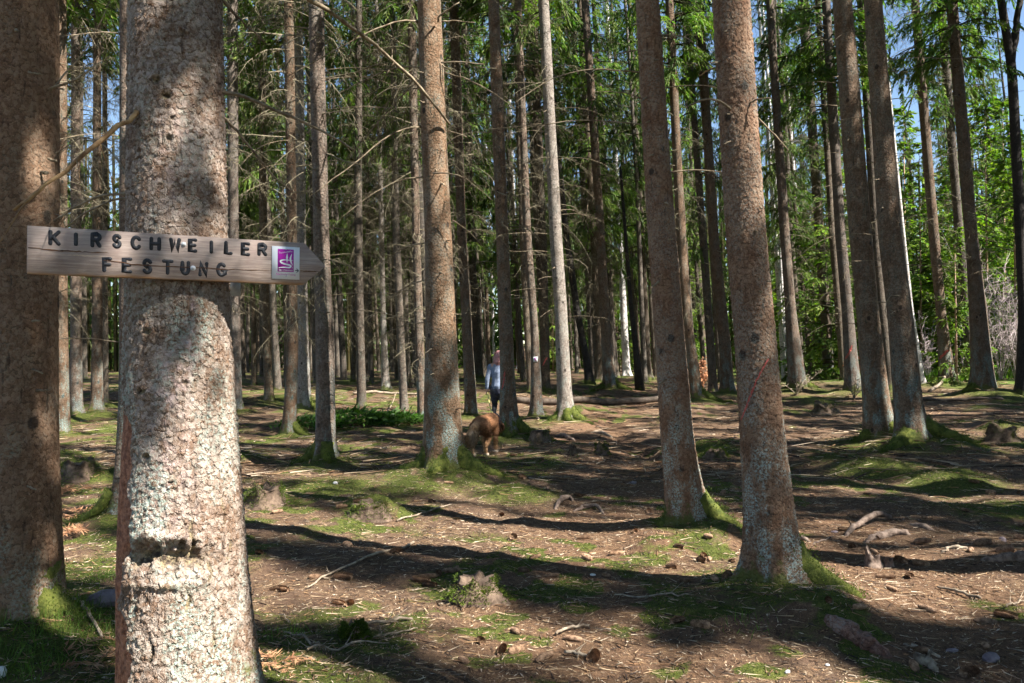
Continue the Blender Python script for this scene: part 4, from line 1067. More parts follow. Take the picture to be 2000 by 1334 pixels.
branch_px('right', [(1480, 230, 0), (1505, 255, .1), (1540, 294, .15)], .006, .003, 'branch', 2, None, 30)
branch_px('right', [(1396, 132, 0), (1382, 138, 0), (1366, 148, 0)], .006, .004, 'branch_orange', 0, None, 31)
branch_px('right2', [(1252, 192, 0), (1220, 180, 0), (1185, 179, -.1), (1158, 180, -.1)], .006, .003, 'branch', 2, None, 32)
branch_px('right2', [(1244, 98, 0), (1220, 102, .1), (1193, 110, .1)], .006, .003, 'branch', 2, None, 33)
branch_px('a42', [(1758, 577, -.2), (1735, 577, -.3), (1728, 610, -.35), (1738, 635, -.35)], .006, .004, 'branch', 0, 'hooked pale twig curling down the trunk', 34)
branch_px('a42', [(1750, 625, -.25), (1738, 640, -.3), (1735, 650, -.3)], .006, .004, 'branch', 0, None, 35)
branch_px('a42', [(1702, 405, -.1), (1716, 430, -.2), (1717, 478, -.2)], .006, .004, 'branch', 0, None, 36)
branch_px('a42', [(1714, 315, -.15), (1706, 330, -.2), (1701, 365, -.2)], .005, .003, 'branch', 0, None, 37)
branch_px('a41', [(1672, 470, -.1), (1660, 462, -.2), (1655, 476, -.2)], .006, .003, 'branch', 2, None, 38)
branch_px('a21', [(1086, 602, 0), (1070, 608, -.1), (1052, 622, -.1)], .009, .005, 'branch', 3, None, 39)
branch_px('a21', [(1074, 300, 0), (1060, 288, -.1), (1048, 282, -.1)], .009, .005, 'branch', 1, None, 40)
branch_px('a21', [(1090, 410, 0), (1120, 408, .1), (1145, 425, .1), (1148, 400, .1)], .007, .003, 'branch', 14, None, 41)
branch_px('a47', [(1975, 128, 0), (1985, 70, 0), (1990, 20, 0), (1998, -40, 0)], .085, .06, 'dark_bark', 0, 'second stem of the fork', 42)
rb = np.random.default_rng(9)
for key, ys, n in [('mid1', (20, 640), 15), ('a19', (60, 600), 13), ('a21', (20, 640), 16), ('a41', (30, 660), 16), ('a42', (30, 600), 12), ('right2', (20, 380), 5), ('a7', (40, 700), 9), ('a47', (60, 600), 8)]:
    t = [q for q in TREES if q['key'] == key][0]; d = t['d']
    rows = sorted(t['rows'])
    for i in range(n):
        y = ys[0] + (ys[1] - ys[0]) * (i + rb.random()) / n
        c = np.interp(y, [r[0] for r in rows], [(r[1] + r[2]) / 2 for r in rows]); w = np.interp(y, [r[0] for r in rows], [(r[2] - r[1]) / 2 for r in rows])
        s = -1 if rb.random() < .5 else 1
        L = rb.uniform(.25, 1.5) * F / d; dr = rb.uniform(-.1, .5); dz = rb.uniform(-.7, .3)
        branch_px(key, [(c + s * w * .7, y, 0), (c + s * (w + L * .35), y - L * .04, dz * .4), (c + s * (w + L * .7), y + L * .14 * dr, dz * .8), (c + s * (w + L), y + L * dr, dz)], rb.uniform(.004, .007), .0022, 'branch', int(rb.integers(6, 16)), None, 100 + i)

# broken stubs of old branches on the nearer trunks
for key, ys, n in [('left', (40, 1000), 12), ('right', (60, 760), 14), ('right2', (40, 800), 14), ('centre', (100, 800), 18), ('a41', (60, 720), 16), ('a42', (60, 720), 16), ('mid1', (40, 780), 14), ('a19', (100, 760), 10), ('a21', (60, 700), 12), ('a46', (80, 640), 10), ('a37', (80, 640), 10)]:
    t = [q for q in TREES if q['key'] == key][0]; d = t['d']; rows = sorted(t['rows'])
    for i in range(n):
        y = ys[0] + (ys[1] - ys[0]) * (i + rb.random()) / n
        c = np.interp(y, [r[0] for r in rows], [(r[1] + r[2]) / 2 for r in rows]); w = np.interp(y, [r[0] for r in rows], [(r[2] - r[1]) / 2 for r in rows]); rm = w * d / F
        s = rb.uniform(-1, 1); f = math.sqrt(max(0, 1 - s * s)); L = rb.uniform(.02, .09) * (1 if d < 7 else 1.6)
        branch_px(key, [(c + s * w * .9, y, -rm * f * .9), (c + s * (w + L * F / d) * 1.0, y + rb.uniform(-.2, .5) * L * F / d, -(rm + L) * f)], rb.uniform(.004, .008) * (1 if d < 7 else 1.5), .003, 'branch', 0, None, 300 + i)

# ------------------------------------------------------------------ the arrow sign
def sign_board():
    pl, pr = at(53, 490, 2.60), at(595, 515, 3.00)
    ax = pr - pl; ax[2] = 0; ax = ax / np.linalg.norm(ax)
    nv = np.array([ax[1], -ax[0], 0.0])                    # towards the camera
    org = np.array([pl[0], pl[1], 0.0])
    def loc(px, py):
        r = ray(px, py); o = np.array([0, 0, CAM_Z])
        tt = ((org - o) @ nv) / (r @ nv); p = o + r * tt
        return np.array([(p - org) @ ax, p[2]])
    zoom = lambda zx, zy: loc(40 + zx * .31, 420 + zy * .31)
    c = [loc(*q) for q in [(53, 441), (52, 537), (593, 553), (636, 520), (595, 474)]]
    s0 = (c[0][0] + c[1][0]) / 2
    ztop = (c[0][1] + c[4][1]) / 2; zbot = (c[1][1] + c[2][1]) / 2
    outline = [(s0, zbot), (c[2][0], zbot), (c[3][0] - .006, c[3][1] - .006), (c[3][0], c[3][1]), (c[3][0] - .006, c[3][1] + .006), (c[4][0], ztop), (s0, ztop)]
    midz = (ztop + zbot) / 2
    base = np.array([org[0], org[1], 0]) + ax * .52 + np.array([0, 0, midz])
    root = empty('trail_sign', base, 'weathered wooden arrow sign with routed black lettering on the big spruce', 'sign')
    W = Matrix(((ax[0], -nv[0], 0, 0), (ax[1], -nv[1], 0, 0), (0, 0, 1, 0), (0, 0, 0, 1)))
    root.rotation_euler = W.to_3x3().to_euler()            # local x along the board, local y away from the viewer, local z up
    L = lambda p: (p[0] - .52, p[1] - midz)
    th = .034
    # the cracks split the board into the pieces that show: groove lines
    def prism(poly, y0, y1, acc):
        n = len(poly); P = np.array(poly)
        V = np.concatenate([np.stack([P[:, 0], np.full(n, y0), P[:, 1]], -1), np.stack([P[:, 0], np.full(n, y1), P[:, 1]], -1)])
        F4 = [[i, (i + 1) % n, n + (i + 1) % n, n + i] for i in range(n)]
        F3 = []
        c0 = P.mean(0)
        V = np.concatenate([V, [[c0[0], y0, c0[1]], [c0[0], y1, c0[1]]]])
        for i in range(n):
            F3.append([2 * n, (i + 1) % n, i]); F3.append([2 * n + 1, n + i, n + (i + 1) % n])
        acc.add(V, F3, F4)
    wood, nt, bs, out = newmat('weathered_board'); b = NB(nt)
    tc = b.n('ShaderNodeTexCoord').outputs['Object']
    g1 = b.noise(b.mapping(tc, (1.5, 8, 34)), 4, 5, .65, .6); g2 = b.noise(b.mapping(tc, (5, 40, 220)), 3, 3, .6); g3 = b.noise(tc, 9, 3, .6)
    cc = b.cramp(b.math('ADD', b.math('MULTIPLY', g1, .6), b.math('MULTIPLY', g2, .4)), [(.3, (.15, .108, .090)), (.5, (.29, .225, .190)), (.7, (.44, .37, .325))])
    cc = b.mix(b.ramp(g3, .5, .7, 0, .5), cc, (.20, .135, .115))
    sx = b.n('ShaderNodeSeparateXYZ'); b.l(tc, sx.inputs[0])
    low = b.ramp(b.math('ADD', sx.outputs['Z'], b.math('MULTIPLY_ADD', g3, .03, -.015)), -.080, -.066, 1, 0)
    cc = b.mix(b.math('MULTIPLY', low, .7), cc, (.38, .18, .05))
    b.l(cc, bs.inputs['Base Color']); bs.inputs['Roughness'].default_value = .75
    bp = b.n('ShaderNodeBump'); bp.inputs['Strength'].default_value = .5; bp.inputs['Distance'].default_value = .002; b.l(b.math('ADD', g1, g2), bp.inputs['Height']); b.l(bp.outputs[0], bs.inputs['Normal'])
    black = simple('routed_black_paint', (.010, .011, .014), (.03, .032, .038), 60, .55, .001, 200)
    dark = simple('crack_dark', (.035, .015, .008), (.12, .055, .025), 30, .9)
    white = simple('marker_white', (.72, .75, .78), (.80, .82, .85), 12, .4)
    mag = simple('marker_magenta', (.40, .012, .33), (.46, .02, .38), 6, .4)
    zinc = simple('zinc_screw', (.45, .47, .5), (.62, .64, .66), 40, .35)
    bd = Acc(); prism([L(p) for p in outline], -th, 0, bd)
    board = link('board', bd.mesh('sign_board', wood), root)
    bv = board.modifiers.new('bevel', 'BEVEL'); bv.width = .002; bv.segments = 2; bv.limit_method = 'ANGLE'
    # letters: round-ended routed strokes in a unit box
    A = lambda cx, cy, rx, ry, a0, a1, n=9: [(cx + rx * math.cos(math.radians(a0 + (a1 - a0) * i / n)), cy + ry * math.sin(math.radians(a0 + (a1 - a0) * i / n))) for i in range(n + 1)]
    GL = {'K': [[(0, 0), (0, 1)], [(1, 1), (.08, .42)], [(.3, .56), (1, 0)]], 'I': [[(.5, 0), (.5, 1)]],
          'R': [[(0, 0), (0, 1)], [(0, 1), (.6, 1)] + A(.6, .75, .4, .25, 90, -90) + [(0, .5)], [(.5, .5), (1, 0)]],
          'S': [A(.5, .75, .46, .25, 20, 270) + A(.5, .25, .46, .25, 90, -160)], 'C': [A(.55, .5, .55, .5, 40, 320, 14)],
          'H': [[(0, 0), (0, 1)], [(1, 0), (1, 1)], [(0, .5), (1, .5)]], 'W': [[(0, 1), (.25, 0), (.5, .85), (.75, 0), (1, 1)]],
          'E': [[(1, 1), (0, 1), (0, 0), (1, 0)], [(0, .52), (.85, .52)]], 'L': [[(0, 1), (0, 0), (1, 0)]],
          'F': [[(0, 0), (0, 1), (1, 1)], [(0, .52), (.85, .52)]], 'T': [[(0, 1), (1, 1)], [(.5, 1), (.5, 0)]],
          'U': [[(0, 1), (0, .35)] + A(.5, .35, .5, .35, 180, 360) + [(1, 1)]], 'N': [[(0, 0), (0, 1), (1, 0), (1, 1)]],
          'G': [A(.52, .5, .52, .5, 45, 300, 14) + [(.98, .12), (.98, .46), (.6, .46)]]}
    txt = [('K', 175, 255, 97, 190), ('I', 340, 358, 110, 195), ('R', 440, 512, 112, 203), ('S', 575, 640, 120, 210), ('C', 692, 762, 130, 218), ('H', 812, 886, 140, 222),
           ('W', 935, 1012, 145, 230), ('E', 1057, 1115, 148, 235), ('I', 1195, 1210, 160, 243), ('L', 1283, 1338, 165, 250), ('E', 1390, 1448, 172, 257), ('R', 1492, 1555, 178, 257),
           ('F', 515, 578, 265, 360), ('E', 640, 705, 268, 366), ('S', 765, 833, 275, 372), ('T', 890, 965, 282, 375), ('U', 1008, 1070, 290, 380), ('N', 1120, 1185, 295, 387), ('G', 1232, 1300, 300, 388)]
    SW = .0120
    def stroke(acc, line, w, y0, y1):
        P = np.array(line); n = len(P)
        left = []; right = []
        for i in range(n):
            t0 = nrm(P[min(i + 1, n - 1)] - P[max(i - 1, 0)])
            if 0 < i < n - 1:
                a_, b_ = nrm(P[i] - P[i - 1]), nrm(P[i + 1] - P[i])
                k = 1 / max(.55, math.sqrt(max(.01, (1 + a_ @ b_) / 2)))
            else: k = 1
            nn = np.array([-t0[1], t0[0]]) * w / 2 * k
            left.append(P[i] + nn); right.append(P[i] - nn)
        V = [(p[0], y, p[1]) for p in left + right for y in (y1,)] + [(p[0], y0, p[1]) for p in left + right]
        F4 = []
        for i in range(n - 1):
            F4.append([i, n + i, n + i + 1, i + 1])
            F4.append([2 * n + i, i, i + 1, 2 * n + i + 1]); F4.append([n + i, 3 * n + i, 3 * n + i + 1, n + i + 1])
        acc.add(V, None, F4)
        for e, s in ((P[0], 1), (P[-1], -1)):
            k = 10; ring = [(e[0] + w / 2 * math.cos(6.2832 * j / k), e[1] + w / 2 * math.sin(6.2832 * j / k)) for j in range(k)]
            prism(ring, y0, y1 - .00007 * (1.5 + s), acc)
    for ch, x0, x1, y0, y1 in txt:
        a, b2 = L(zoom((x0 + x1) / 2 - (x1 - x0) / 2, y1)), L(zoom(x1, y0))
        w0, w1 = a[0] + SW / 2, b2[0] - SW / 2
        if ch == 'I': w0 = w1 = (a[0] + b2[0]) / 2
        z0, z1 = a[1] + SW / 2, b2[1] - SW / 2
        la = Acc()
        for q, line in enumerate(GL[ch]):
            stroke(la, [(w0 + (w1 - w0) * u, z0 + (z1 - z0) * v) for u, v in line], SW, -.004, .0008 + .00012 * q)
        o = link('letter', la.mesh('letter', black), root)
    # cracks: jagged dark slits standing open
    rr = np.random.default_rng(4)
    for k_, line in enumerate([[(48, 205), (250, 225), (400, 232), (560, 238)], [(520, 285), (640, 297), (700, 312), (870, 322), (1000, 328), (1100, 330), (1290, 343), (1450, 347), (1583, 349)], [(1757, 352), (1880, 357)], [(258, 250), (400, 256), (520, 263)]]):
        P = np.array([L(zoom(*p)) for p in line]); n = 26
        u = np.linspace(0, len(P) - 1, n); i = np.minimum(u.astype(int), len(P) - 2); f = (u - i)[:, None]
        Q = P[i] * (1 - f) + P[i + 1] * f; Q[:, 1] += rr.normal(0, .0006, n)
        wd = np.interp(np.linspace(0, 1, n), [0, .3, .8, 1], [.0022, .0042, .003, .001]) * (1 if k_ < 3 else .35) * rr.uniform(.5, 1.3, n)
        V = np.concatenate([np.stack([Q[:, 0], np.full(n, .0014 + .0001 * k_), Q[:, 1] + wd / 2], -1), np.stack([Q[:, 0], np.full(n, .0014 + .0001 * k_), Q[:, 1] - wd / 2], -1)])
        ca = Acc(); ca.add(V, None, [[q + 1, q, n + q, n + q + 1] for q in range(n - 1)])
        link('crack', ca.mesh('crack', dark if k_ < 3 else simple('split_pale', (.5, .38, .25), (.6, .46, .32), 20)), root)
    for zx, zy, r in [(1028, 185, .0085), (1087, 335, .009)]:
        p = L(zoom(zx, zy)); a = Acc()
        prism([(p[0] + r * math.cos(6.2832 * j / 16), p[1] + r * math.sin(6.2832 * j / 16)) for j in range(16)], -.003, .0022, a)
        s_ = link('screw', a.mesh('screw', zinc), root)
        a = Acc(); prism([(p[0] + r * .55 * math.cos(6.2832 * j / 6), p[1] + r * .55 * math.sin(6.2832 * j / 6)) for j in range(6)], .002, .0065, a)
        link('screw_head', a.mesh('screw_head', zinc), s_)
    # white trail plate
    pc = [L(zoom(*q)) for q in [(1585, 403), (1757, 406), (1757, 205), (1583, 195)]]
    x0, x1 = (pc[0][0] + pc[3][0]) / 2, (pc[1][0] + pc[2][0]) / 2; z0, z1 = (pc[0][1] + pc[1][1]) / 2, (pc[2][1] + pc[3][1]) / 2
    a = Acc(); prism([(x0, z0), (x1, z0), (x1, z1), (x0, z1)], .0002, .004, a)
    plate = empty('trail_plate', root.matrix_basis @ Vector(((x0 + x1) / 2, -.002, z0)), 'small white plate with magenta emblem on the arrow sign', 'sign')
    plate.rotation_euler = root.rotation_euler
    ox, oz = (x0 + x1) / 2, z0
    def padd(name, acc, mat):
        for q in range(len(acc.V)): acc.V[q] = acc.V[q] - np.array([ox, .002, oz])
        return link(name, acc.mesh(name, mat), plate)
    padd('plate', a, white)
    W_, H_ = x1 - x0, z1 - z0
    u2 = lambda u, v: (x0 + (u - 305) / (1113 - 305) * W_, z1 - (v - 180) / (1115 - 180) * H_)   # pixel of the enlarged photo crop to board
    a = Acc(); prism([u2(465, 905), u2(938, 905), u2(938, 255), u2(465, 255)], .003, .0046, a); padd('emblem_panel', a, mag)
    def sw(line, ws, y1=.0050):
        P = np.array([u2(*p) for p in line]); m = 28
        u = np.linspace(0, len(P) - 1, m); i = np.minimum(u.astype(int), len(P) - 2); f = u - i
        def cr(k):
            p0 = P[np.maximum(i - 1, 0), k]; p1 = P[i, k]; p2 = P[i + 1, k]; p3 = P[np.minimum(i + 2, len(P) - 1), k]
            return .5 * (2 * p1 + (p2 - p0) * f + (2 * p0 - 5 * p1 + 4 * p2 - p3) * f ** 2 + (3 * p1 - p0 - 3 * p2 + p3) * f ** 3)
        Q = np.stack([cr(0), cr(1)], -1); w = np.interp(u, np.arange(len(ws)) * (len(P) - 1) / (len(ws) - 1), ws) / 808 * W_
        Tn = nrm(np.gradient(Q, axis=0)); Nn = np.stack([-Tn[:, 1], Tn[:, 0]], -1)
        Lf, Rt = Q + Nn * w[:, None] / 2, Q - Nn * w[:, None] / 2
        V = np.concatenate([np.stack([Lf[:, 0], np.full(m, y1), Lf[:, 1]], -1), np.stack([Rt[:, 0], np.full(m, y1), Rt[:, 1]], -1)])
        ac = Acc(); ac.add(V, None, [[q, m + q, m + q + 1, q + 1] for q in range(m - 1)]); return ac
    padd('emblem_stroke', sw([(915, 572), (780, 565), (640, 565), (560, 590), (550, 620), (600, 660), (720, 690), (820, 710), (850, 745), (800, 780), (640, 775), (480, 798)], [10, 26, 34, 44, 50, 50, 50, 48, 52, 44, 32, 6], .0050), white)
    padd('emblem_stroke', sw([(740, 372), (738, 500), (738, 650)], [4, 60, 4], .0052), white)
    padd('emblem_stroke', sw([(882, 376), (840, 500), (850, 600), (903, 715)], [4, 50, 50, 4], .0054), white)
    ar = sw([(975, 855), (1030, 855), (1080, 855)], [22, 22, 22], .0050); padd('arrow', ar, black)
    padd('arrow', sw([(1020, 800), (1050, 828), (1082, 857)], [20, 20, 20], .0052), black); padd('arrow', sw([(1020, 912), (1050, 885), (1082, 857)], [20, 20, 20], .0054), black)
    def text(body, u, v, size, mat, wave=0.0, wid=None, y=.0050):
        cu = bpy.data.curves.new('text', 'FONT'); cu.body = body; cu.size = 1.0; cu.align_x = 'CENTER'; cu.resolution_u = 2
        to = bpy.data.objects.new('text', cu); COL.objects.link(to)
        dg = bpy.context.evaluated_depsgraph_get(); me = bpy.data.meshes.new_from_object(to.evaluated_get(dg))
        bpy.data.objects.remove(to)
        co = np.zeros(len(me.vertices) * 3); me.vertices.foreach_get('co', co); co = co.reshape(-1, 3)
        wx = co[:, 0].max() - co[:, 0].min(); sc = (wid / 808 * W_) / wx
        cxm = (co[:, 0].max() + co[:, 0].min()) / 2
        c2 = u2(u, v); X = (co[:, 0] - cxm) * sc
        sz = size / 808 * W_
        Z = co[:, 1] * sz + wave * np.sin(X / (wid / 808 * W_) * 3.4)
        out_ = np.stack([c2[0] + X - ox, np.full(len(X), y - .002), c2[1] + Z - oz], -1)
        me.vertices.foreach_set('co', out_.astype(np.float32).ravel()); me.update(); me.materials.clear(); me.materials.append(mat)
        link('lettering', me, plate)
    text('Traumschleifen', 695, 360, 80, white, .0035, 400)
    text('Saar-Hunsrück', 705, 880, 82, white, 0, 415)
    text('Kirschweiler Festung', 710, 1000, 70, mag, 0, 560)
    text('®', 893, 805, 60, white, 0, 32)
    for u, v in ((706, 258), (718, 1030)):
        p = u2(u, v); a = Acc(); prism([(p[0] + .0025 * math.cos(.6283 * j), p[1] + .0025 * math.sin(.6283 * j)) for j in range(10)], .003, .0068, a)
        padd('nail', a, zinc)
    flipm = Matrix.Diagonal((1, -1, 1, 1))
    for o in list(root.children) + [g for ch in root.children for g in ch.children] + list(plate.children):
        o.data.transform(flipm); o.data.flip_normals()
    return zinc, white, mag
ZINC, WHITE, MAG = sign_board()
def side_plate():
    a = Acc(); p = at(449, 560, 3.08)
    root = empty('side_plate', p, 'small grey plate edge on the right flank of the sign tree', 'sign')
    s = .5
    V = []
    c = np.array([[-.006, -.012, -.033], [.028, .03, -.033], [.028, .03, .033], [-.006, -.012, .033]])
    nn = nrm(np.cross(c[1] - c[0], c[3] - c[0])) * .004
    a.add(np.concatenate([c, c + nn]), None, [[0, 1, 2, 3], [4, 7, 6, 5], [0, 4, 5, 1], [1, 5, 6, 2], [2, 6, 7, 3], [3, 7, 4, 0]])
    link('plate', a.mesh('side_plate', simple('grey_plate', (.32, .34, .36), (.5, .52, .53), 14, .5)), root)
    n2 = Acc(); ball(n2, (.012, .006, .02), .004, 8, 5)
    link('nail', n2.mesh('nail', ZINC), root)
side_plate()
def marker():
    key = 'a20'; t = [q for q in TREES if q['key'] == key][0]; fx, fr, H = AX[key]; b = t['base']
    p = at(1043, 702, t['d'] - .02); h = p[2] - b[2]; r = float(fr(h)); c = np.array([b[0] + float(fx(h)), b[1] - r * 1.05, p[2]])
    root = empty('trail_marker', c, 'small white trail marker with purple emblem on a slim spruce', 'sign')
    def quad(x0, x1, z0, z1, y, mat, name):
        a = Acc(); V = [(x, yy, z) for yy in (y, y + .004) for x, z in ((x0, z0), (x1, z0), (x1, z1), (x0, z1))]
        a.add(V, None, [[0, 1, 2, 3], [4, 7, 6, 5], [0, 4, 5, 1], [1, 5, 6, 2], [2, 6, 7, 3], [3, 7, 4, 0]]); link(name, a.mesh(name, mat), root)
    k = t['d'] / F
    quad(-4.2 * k, 4.2 * k, -5 * k, 5 * k, -.008, WHITE, 'plate')
    quad(-2.0 * k, 1.9 * k, -2.2 * k, 4 * k, -.0125, MAG, 'emblem_panel')
    quad(-1.0 * k, 1.2 * k, -1.0 * k, -.4 * k, -.017, WHITE, 'emblem_stroke')
    quad(.2 * k, .8 * k, -.4 * k, 2.4 * k, -.017, WHITE, 'emblem_stroke')
marker()
# forester's red strokes painted on bark
RED = simple('red_forest_paint', (.30, .045, .035), (.46, .12, .10), 60, .8, .002, 150)
def paint(key, pts, w):
    t = [q for q in TREES if q['key'] == key][0]; fx, fr, H = AX[key]; b = t['base']; d = t['d']
    a = Acc(); n = 44; P = np.array(pts, float)
    u = np.linspace(0, len(P) - 1, n); i = np.minimum(u.astype(int), len(P) - 2); f = (u - i)[:, None]; Q = P[i] * (1 - f) + P[i + 1] * f
    for _ in range(6): Q[1:-1] = (Q[:-2] + 2 * Q[1:-1] + Q[2:]) / 4
    Q += rb.normal(0, w * .05, Q.shape)
    L = []
    T_ = nrm(np.gradient(Q, axis=0)); N_ = np.stack([-T_[:, 1], T_[:, 0]], -1)
    ww = w * np.interp(np.linspace(0, 1, n), [0, .1, .8, 1], [.4, 1, 1, .3])[:, None] * rb.uniform(.6, 1.2, (n, 1))
    for S in (Q - N_ * ww / 2, Q, Q + N_ * ww / 2):
        for x, y in S:
            z = at(x, y, d)[2]; h = z - b[2]; r = float(fr(h)) * 1.035 + (.012 if key == 'right' else .004); cx = b[0] + float(fx(h))
            for _ in range(4):
                X = at(x, y, d)[0]; s = np.clip((X - cx) / r, -.97, .97); dep = d - r * math.sqrt(1 - s * s); p = at(x, y, dep); s = np.clip((p[0] - cx) / r, -.97, .97)
            L.append((cx + r * s - b[0], -r * math.sqrt(1 - s * s), p[2] - b[2]))
    F4 = []
    for k in range(2):
        for q in range(n - 1):
            if rb.random() < .16: continue
            F4.append([k * n + q, k * n + q + 1, (k + 1) * n + q + 1, (k + 1) * n + q])
    a.add(L, None, F4)
    o = link('paint_mark', a.mesh('paint_mark', RED, True), ROOT[key]); o['label'] = 'faded red forestry paint stroke'
paint('right', [(1500, 700), (1488, 722), (1474, 755), (1462, 790), (1451, 822)], 3.6)
paint('a19', [(986, 724), (984, 745), (980, 762)], 3)
paint('a40', [(1664, 675), (1659, 690), (1653, 702)], 4)
paint('a44', [(1852, 683), (1846, 690), (1838, 702)], 4)
paint('a22', [(1069, 698), (1064, 706), (1060, 714)], 3)
# ------------------------------------------------------------------ walker and dog
def remeshed(name, acc, voxel, mat, smooth_it=6, colfn=None):
    me = acc.mesh(name + '_raw', None, True)
    o = bpy.data.objects.new('tmp', me); COL.objects.link(o)
    m = o.modifiers.new('r', 'REMESH'); m.mode = 'VOXEL'; m.voxel_size = voxel
    s = o.modifiers.new('s', 'SMOOTH'); s.iterations = smooth_it; s.factor = .5
    dg = bpy.context.evaluated_depsgraph_get()
    out = bpy.data.meshes.new_from_object(o.evaluated_get(dg))
    bpy.data.objects.remove(o)
    out.name = name; out.materials.clear(); out.materials.append(mat)
    out.polygons.foreach_set('use_smooth', np.ones(len(out.polygons), bool))
    if colfn:
        co = np.zeros(len(out.vertices) * 3); out.vertices.foreach_get('co', co); co = co.reshape(-1, 3)
        ca = out.color_attributes.new('col', 'FLOAT_COLOR', 'POINT')
        c = np.ones((len(co), 4)); c[:, :3] = colfn(co); ca.data.foreach_set('color', c.astype(np.float32).ravel())
    return out
def limb(acc, pts, rad, k=12):
    pts = np.asarray(pts, float); n = max(6, 4 * len(pts)); u = np.linspace(0, len(pts) - 1, n); i = np.minimum(u.astype(int), len(pts) - 2); f = (u - i)
    Q = pts[i] * (1 - f)[:, None] + pts[i + 1] * f[:, None]; r = np.interp(u, np.arange(len(rad)), rad)
    tube(acc, Q, r, k)
    ball(acc, Q[0], r[0] * .98, 12, 8); ball(acc, Q[-1], r[-1] * .98, 12, 8)
def person():
    f = hit(974, 836)
    root = empty('person', f, 'walker with reddish hair in blue sweatshirt and dark shorts holding a yellow leash', 'person')
    root.rotation_euler = (0, 0, math.radians(-6))       # walks away along +y
    skin = simple('skin', (.42, .24, .17), (.5, .3, .22), 20, .6)
    denim = simple('blue_sweatshirt', (.13, .165, .24), (.22, .26, .34), 30, .9, .004, 60)
    short = simple('dark_shorts', (.02, .022, .035), (.05, .055, .085), 20, .5)
    tights = simple('dark_tights', (.012, .012, .015), (.03, .03, .034), 20, .8)
    shoe = simple('dark_shoe', (.012, .012, .014), (.03, .03, .03), 20, .7)
    sole = simple('white_sole', (.65, .66, .7), (.75, .76, .8), 20, .7)
    hairm = simple('auburn_hair', (.20, .075, .075), (.44, .24, .23), 60, .5, .006, 80, (1, 1, .25))
    LH, RH = np.array([-.09, 0, .84]), np.array([.09, 0, .84])
    LK, RK = np.array([-.10, .10, .47]), np.array([.09, .04, .46])
    LA, RA = np.array([-.09, -.20, .20]), np.array([.09, .12, .08])
    SL, SR = np.array([-.175, .01, 1.31]), np.array([.175, .01, 1.31])
    EL, ER = np.array([-.235, -.06, 1.05]), np.array([.23, .02, 1.05])
    WL, WR = np.array([-.245, -.03, .83]), np.array([.22, .15, .88])
    a = Acc()
    limb(a, [(0, .0, .84), (0, .01, 1.05), (0, .01, 1.28)], [.125, .115, .13]); limb(a, [SL * .85 + [0, 0, .2], SR * .85 + [0, 0, .2]], [.07, .07])
    limb(a, [(0, .01, 1.3), (0, .02, 1.45)], [.055, .05]); ball(a, (0, .035, 1.53), (.075, .095, .11), 16, 12)
    ball(a, (0, .13, 1.52), (.014, .02, .02), 8, 6)       # nose
    for s in (-1, 1): ball(a, (s * .075, .03, 1.53), (.012, .022, .03), 8, 6)
    for H, K, A_ in ((LH, LK, LA), (RH, RK, RA)): limb(a, [H, K, A_], [.085, .052, .036])
    for A_, pit in ((LA, -.75), (RA, 0.0)):
        d = np.array([0, math.cos(pit), math.sin(pit)]); limb(a, [A_ - d * .04 + [0, 0, -.03], A_ + d * .15 + [0, 0, -.045]], [.035, .028])
    for S, E, W in ((SL, EL, WL), (SR, ER, WR)): limb(a, [S, E, W], [.05, .037, .027])
    for W, s in ((WL, -1), (WR, 1)):
        limb(a, [W, W + [0, .015, -.07]], [.03, .034])
        for q in range(4):
            o = np.array([0, -.018 + q * .014, -.08]); limb(a, [W + o, W + o + [s * -.012, .004, -.045 + .006 * abs(q - 1)], W + o + [s * -.035, .008, -.05]], [.010, .009, .008], 8)
        limb(a, [W + [0, .03, -.03], W + [s * -.02, .045, -.06], W + [s * -.03, .04, -.08]], [.011, .010, .008], 8)
    link('body', remeshed('person_body', a, .011, skin, 3), root)
    a = Acc(); limb(a, [(0, .0, .86), (0, .01, 1.05), (0, .01, 1.2), (0, .01, 1.30)], [.158, .152, .165, .14]); limb(a, [SL * .9 + [0, 0, .11], SR * .9 + [0, 0, .11]], [.075, .075])
    for S, E, W in ((SL, EL, WL), (SR, ER, WR)): limb(a, [S, E, W + (E - W) * .12], [.072, .056, .043])
    limb(a, [(0, .0, .88), (0, .0, .91)], [.166, .166])
    link('sweatshirt', remeshed('sweatshirt', a, .013, denim, 3), root)
    a = Acc(); limb(a, [(0, -.005, .90), (0, -.005, .80)], [.152, .150])
    for H, K in ((LH, LK), (RH, RK)): limb(a, [H, H * .35 + K * .65], [.115, .085])
    link('shorts', remeshed('shorts', a, .013, short, 3), root)
    for H, K, A_, pit in ((LH, LK, LA, -.75), (RH, RK, RA, 0.0)):
        a = Acc(); limb(a, [H * .45 + K * .55, K, A_], [.075, .060, .042]); link('tights_leg', remeshed('tights_leg', a, .012, tights, 2), root)
        d = np.array([0, math.cos(pit), math.sin(pit)]); up = np.array([0, -math.sin(pit), math.cos(pit)])
        a = Acc(); limb(a, [A_ - d * .05 - up * .03, A_ + d * .06 - up * .035, A_ + d * .16 - up * .045], [.046, .044, .036]); limb(a, [A_, A_ + up * .04], [.045, .045])
        sh = link('shoe', remeshed('shoe', a, .010, shoe, 2), root)
        a = Acc(); P = [A_ - d * .09 - up * .082, A_ + d * .19 - up * .082]
        V = []
        for q in range(12):
            t = 2 * math.pi * q / 12; c = A_ + d * (.05 + .15 * math.cos(t)) - up * .066 + np.array([1, 0, 0]) * .045 * math.sin(t)
            V += [c, c - up * .022]
        V += [A_ + d * .05 - up * .066, A_ + d * .05 - up * .088]
        F3 = []; F4 = []
